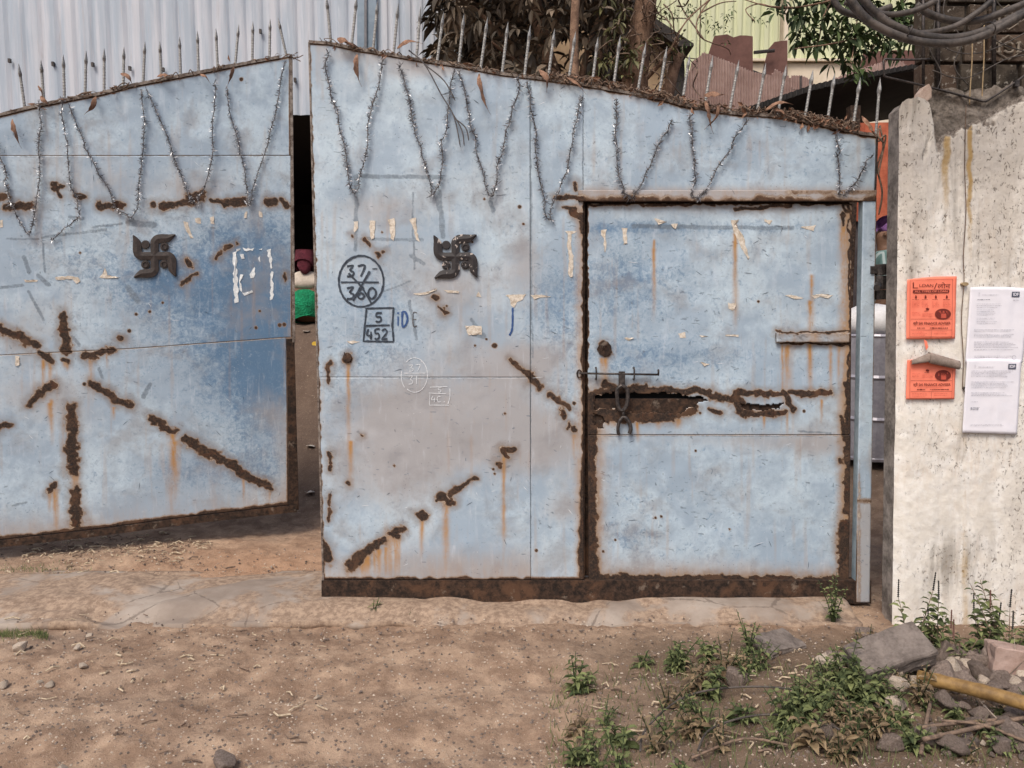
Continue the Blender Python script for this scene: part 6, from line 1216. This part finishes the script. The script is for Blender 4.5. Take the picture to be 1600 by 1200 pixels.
for px, py, w_, h_, lb_, mt in ((8, 934, 34, 7, 'white flat litter scrap at the left photo edge', 'litter'), (40, 928, 26, 8, 'crumpled pale litter beside the white flat scrap', 'strawp'), (483, 697, 14, 7, 'pale leaf like scrap lying in the gap, upper of the three', 'litter'), (486, 754, 14, 6, 'pale scrap lying in the gap, middle of the three', 'litter'), (484, 777, 16, 7, 'white pointed scrap lying in the gap, lowest of the three', 'litter')):
    g_ = PG(px, py) if py > 800 else PG(px, py)
    s_ = w_/F*math.hypot(g_.y, 1.5)
    zz = gh(g_.x, g_.y)
    if py < 800:
        for _ in range(12): g_ = PG(px, py, zz); zz = gh(g_.x, g_.y)
    mb = MB(); n_ = 7; pts = [Vector((g_.x+s_*.5*math.cos(a)*rr_.uniform(.7, 1.1), g_.y+s_*.8*math.sin(a)*rr_.uniform(.5, 1), zz+.008+rr_.uniform(0, .03))) for a in np.linspace(0, 5.4, n_)]
    mb.prism(pts, Vector((0, 0, 1)), .003); tag(mb.build('litter_scrap', M[mt], None), lb_, 'litter')
for px, py, w_, h_, dz, mt, nm, lb_ in ((492, 537, 8, 6, 0, 'wire', 'yellow_scrap', 'small yellow scrap on the bank in the gap'), (483, 577, 40, 30, 0, 'tanblock', 'concrete_step', None)):
    if nm == 'yellow_scrap':
        g_ = PD(px, py, 8.5); tag(MB().prism([g_+Vector((.03*math.cos(a), -.02, .025*math.sin(a))) for a in np.linspace(6, .5, 8)], Vector((0, -1, 0)), .03).build(nm, simple('yellow_plastic', (.6, .38, .03), (.7, .5, .1), 5), None), lb_, 'litter')
M['slab'] = simple('weathered_slab', (.11, .09, .08), (.22, .185, .165), 14, .92, .7, 0, .005)
def block(name, px, py, sz, rot, mat, label, cat, lift=0):
    g_ = PG(px, py); mb = MB(); e = Matrix.Rotation(rot[2], 3, 'Z') @ Matrix.Rotation(rot[0], 3, 'X') @ Matrix.Rotation(rot[1], 3, 'Y')
    mb.box(Vector((g_.x, g_.y, gh(g_.x, g_.y)+lift)), sz, (e.col[0], e.col[1], e.col[2]), .008); o = mb.build(name, mat, None); bm = bmesh.new(); bm.from_mesh(o.data); bmesh.ops.subdivide_edges(bm, edges=bm.edges[:], cuts=5, use_grid_fill=True)
    for v in bm.verts: v.co += Vector([random.uniform(-.004, .004) for _ in range(3)])
    bm.to_mesh(o.data); bm.free(); b_ = o.modifiers.new('b', 'BEVEL'); b_.width = .006; b_.limit_method = 'ANGLE'; b_.angle_limit = R(50)
    return tag(o, label, cat)
block('concrete_slab', 1385, 1085, (.32, .15, .085), (R(24), R(-16), R(14)), M['slab'], 'broken concrete slab leaning on the rubble before the wall corner', 'slab', .09)
block('concrete_block', 1592, 1085, (.24, .13, .15), (R(-8), R(6), R(-12)), simple('pinkish_block', (.28, .19, .155), (.42, .31, .27), 10, .92, .7), 'pinkish broken block at the right photo edge', 'block', .06)
block('brick_piece', 1560, 1060, (.14, .08, .06), (R(10), R(4), R(35)), M['slab'], 'grey brick piece left of the pinkish block', 'block', .03)
block('concrete_slab', 1215, 1015, (.22, .14, .05), (R(12), R(8), R(30)), M['slab'], 'low concrete piece by the right end of the apron', 'slab', .02)
# bamboo pole, sticks, wire loops
M['bamboo'] = simple('ochre_bamboo', (.15, .085, .03), (.34, .21, .075), 9, .6, .3)
def onground(pts, lift): return [Vector((PG(x, y).x, PG(x, y).y, gh(PG(x, y).x, PG(x, y).y)+lift)) for x, y in pts]
a, b_ = onground([(1432, 1106), (1720, 1192)], .06); mb = MB(); P = [a.lerp(b_, u)+Vector((0, 0, .015*math.sin(u*3))) for u in np.linspace(0, 1, 25)]; mb.tube(P, [.026*(1.10 if i % 6 == 3 else 1) for i in range(25)], 14); tag(mb.build('bamboo_pole', M['bamboo'], None, smooth=True), 'ochre bamboo pole lying in front of the rubble', 'pole')
for pts, lf, r_, lb_ in (([(1438, 1178), (1500, 1160), (1600, 1158), (1660, 1150)], .05, .007, 'long pale stick lying level at the bottom right'), ([(1440, 1205), (1510, 1180), (1560, 1168), (1610, 1160)], .06, .008, 'stick rising to the right across the other bottom sticks'), ([(1470, 1158), (1530, 1172), (1600, 1200), (1640, 1215)], .055, .006, 'stick falling to the right at the bottom corner'), ([(1437, 1215), (1444, 1170), (1452, 1130)], .03, .007, 'upright leaning stick left of the bottom sticks'), ([(1300, 1165), (1360, 1172), (1440, 1195)], .03, .005, 'grey stick before the tilted slab'), ([(1080, 1200), (1160, 1180), (1230, 1195)], .02, .005, 'grey stick in the middle weeds')):
    tag(MB().tube(smoothpath(onground(pts, lf), 5), r_, 6).build('stick', M['twig'], None, smooth=True), lb_, 'stick')
for pts, lb_ in (([(1000, 1195), (1010, 1150), (1070, 1118), (1160, 1108), (1250, 1116), (1330, 1145), (1380, 1190)], 'larger black wire loop lying in the weeds'), ([(1090, 1200), (1110, 1165), (1180, 1145), (1260, 1152), (1310, 1185)], 'smaller black wire loop lying in the weeds')):
    tag(MB().tube(smoothpath(onground(pts, .05), 6), .004, 6).build('wire_loop', M['cable'], None, smooth=True), lb_, 'wire')
# plants
def weed(px, py, h, ns, ll, label, seed, mat='weed', spike=False, lw=.3, spread=.35, z0=None, name='weed', group=None):
    rw = np.random.default_rng(seed); g_ = PG(px, py); z = gh(g_.x, g_.y) if z0 is None else z0; root = empty(name, (g_.x, g_.y, z), label, 'plant', group); mb = MB(); C, D, L_ = [], [], []; sp = MB()
    for s_ in range(ns):
        a = rw.uniform(0, 6.28); le = Vector((math.cos(a), math.sin(a), 0))*spread*h*rw.uniform(.3, 1); hh_ = h*rw.uniform(.6, 1); b_ = Vector((g_.x, g_.y, z-.01))+le*.1
        P = [b_+le*u**1.5+Vector((0, 0, hh_*u)) for u in np.linspace(0, 1, 7)]; mb.tube(P, list(np.linspace(.0035, .0012, 7)), 5); n_ = int(hh_/.028)+2
        for k in range(n_):
            u = .15+.85*k/n_; p_ = P[min(int(u*6), 5)].lerp(P[min(int(u*6)+1, 6)], u*6-int(u*6)); an = k*1.57+rw.uniform(-.4, .4)
            for q in (0, math.pi): C.append(tuple(p_)); D.append((math.cos(an+q), math.sin(an+q), rw.uniform(.05, .7))); L_.append(ll*(1.15-.6*u)*rw.uniform(.7, 1.2))
        if spike and s_ < 2:
            e = P[-1]; 
            sp = MB()
            for k in range(9): q = e+Vector((le.x*.01*k, 0, .009*k)); sp.tube([q, q+Vector((0, 0, .005)), q+Vector((0, 0, .0088))], [.0055-.0003*k, .003, .0012], 6, k in (0, 8))
            tag(sp.build('seed_head', M['hair'] if seed % 2 else M['brownsheet'], root), kind='stuff')
            mb.tube([e, e+Vector((le.x*.1, 0, .08))], .001, 4)
    mb.build('stem', M['weed'] if not spike else M['twig'], root, smooth=True); L_ = np.array(L_); V, Q, v = leaves(np.array(C), np.array(D), L_, L_*lw*rw.uniform(.6, 1.5), rw, .45); tag(np_mesh('foliage', V, Q, M[mat], root, {'v': v}, False), kind='stuff')
for px, py, h, ns, ll, sp_, mt, lb_ in ((1462, 1045, .36, 4, .075, True, 'weed', 'tall basil stalk with red brown tip at the wall corner'), (1425, 1050, .36, 3, .075, True, 'weed', 'basil stalk with dark beaded tip left of the wall corner'), (1500, 1058, .20, 5, .075, True, 'weed', 'short basil plant with a beaded tip before the wall'), (1535, 1050, .27, 4, .075, True, 'weed', 'basil stalk with dark beads standing clear against the wall'),
    (1566, 1060, .40, 5, .075, True, 'weed', 'tallest bushy basil plant before the wall near the right edge'), (1596, 1040, .26, 4, .11, False, 'weed', 'broad leaved green plant at the right photo edge'), (1495, 1062, .12, 5, .07, False, 'weed', 'low bright green tuft at the foot of the wall'), (1575, 1048, .30, 2, .05, True, 'weed', 'thin stalk beside the tallest basil plant'), (1302, 975, .26, 6, .035, False, 'weed', 'leafy green plant growing up the hinge end of the gate'),
    (582, 962, .13, 5, .04, False, 'weed', 'small green plant under the free edge of the right leaf'), (640, 965, .07, 4, .03, False, 'weed', 'tiny green plant below the right leaf'), (1590, 1108, .07, 4, .05, False, 'weed', 'green tuft behind the bamboo pole at the right edge'), (1490, 1140, .09, 5, .05, False, 'weed', 'green tuft in front of the bamboo pole'), (1170, 1025, .22, 5, .045, False, 'weed', 'green plant standing before the wicket door sill'), (1530, 1165, .09, 4, .045, False, 'weeddry', 'dry yellow tuft between the bottom sticks')):
    weed(px, py, h, ns, ll, lb_, int(px*3+py), mt, sp_)
rw_ = random.Random(21)
for k in range(85):
    px = rw_.uniform(880, 1450); py = rw_.uniform(1030, 1215); far = rw_.random()
    weed(px, py, rw_.uniform(.07, .20), rw_.randint(3, 6), rw_.uniform(.035, .07), 'low ragged weed in the strip before the wicket door', 500+k, 'weed' if far < .68 else 'weeddry', False, rw_.uniform(.25, .4), .6, None, 'weed', 'low ragged weeds before the gate')
for k in range(12):
    weed(rw_.uniform(1440, 1640), rw_.uniform(1110, 1210), rw_.uniform(.04, .10), 4, rw_.uniform(.03, .05), 'small weed among the sticks at the bottom right', 800+k, 'weed' if k % 3 else 'weeddry', False, .3, .7, None, 'weed', 'small weeds among the sticks')
# grass: short blades where the photo shows them
V = []; Q = []; vv = []
for k in range(2600):
    r0 = rs.random()
    if r0 < .35: px, py = rs.uniform(-60, 75), rs.normal(990, 3.5)
    elif r0 < .45: px, py = rs.normal(55, 40), rs.normal(893, 5)
    else: px, py = rs.uniform(850, 1620), rs.uniform(1040, 1230)
    g_ = PG(px, py); z = gh(g_.x, g_.y)-.002; h = rs.uniform(.008, .03) if r0 < .45 else rs.uniform(.015, .07); a = rs.uniform(0, 6.28); b_ = len(V); w2 = .0018
    V += [(g_.x-w2, g_.y, z), (g_.x+w2, g_.y, z), (g_.x+math.cos(a)*h*.4, g_.y+math.sin(a)*h*.4, z+h)]; Q.append((b_, b_+1, b_+2)); vv += [rs.random()]*3
tag(np_mesh('grass', V, Q, M['weed'], None, {'v': np.array(vv)}, False), 'short green grass blades in the dirt', 'grass', None, 'stuff')
print('SCRIPT DONE')
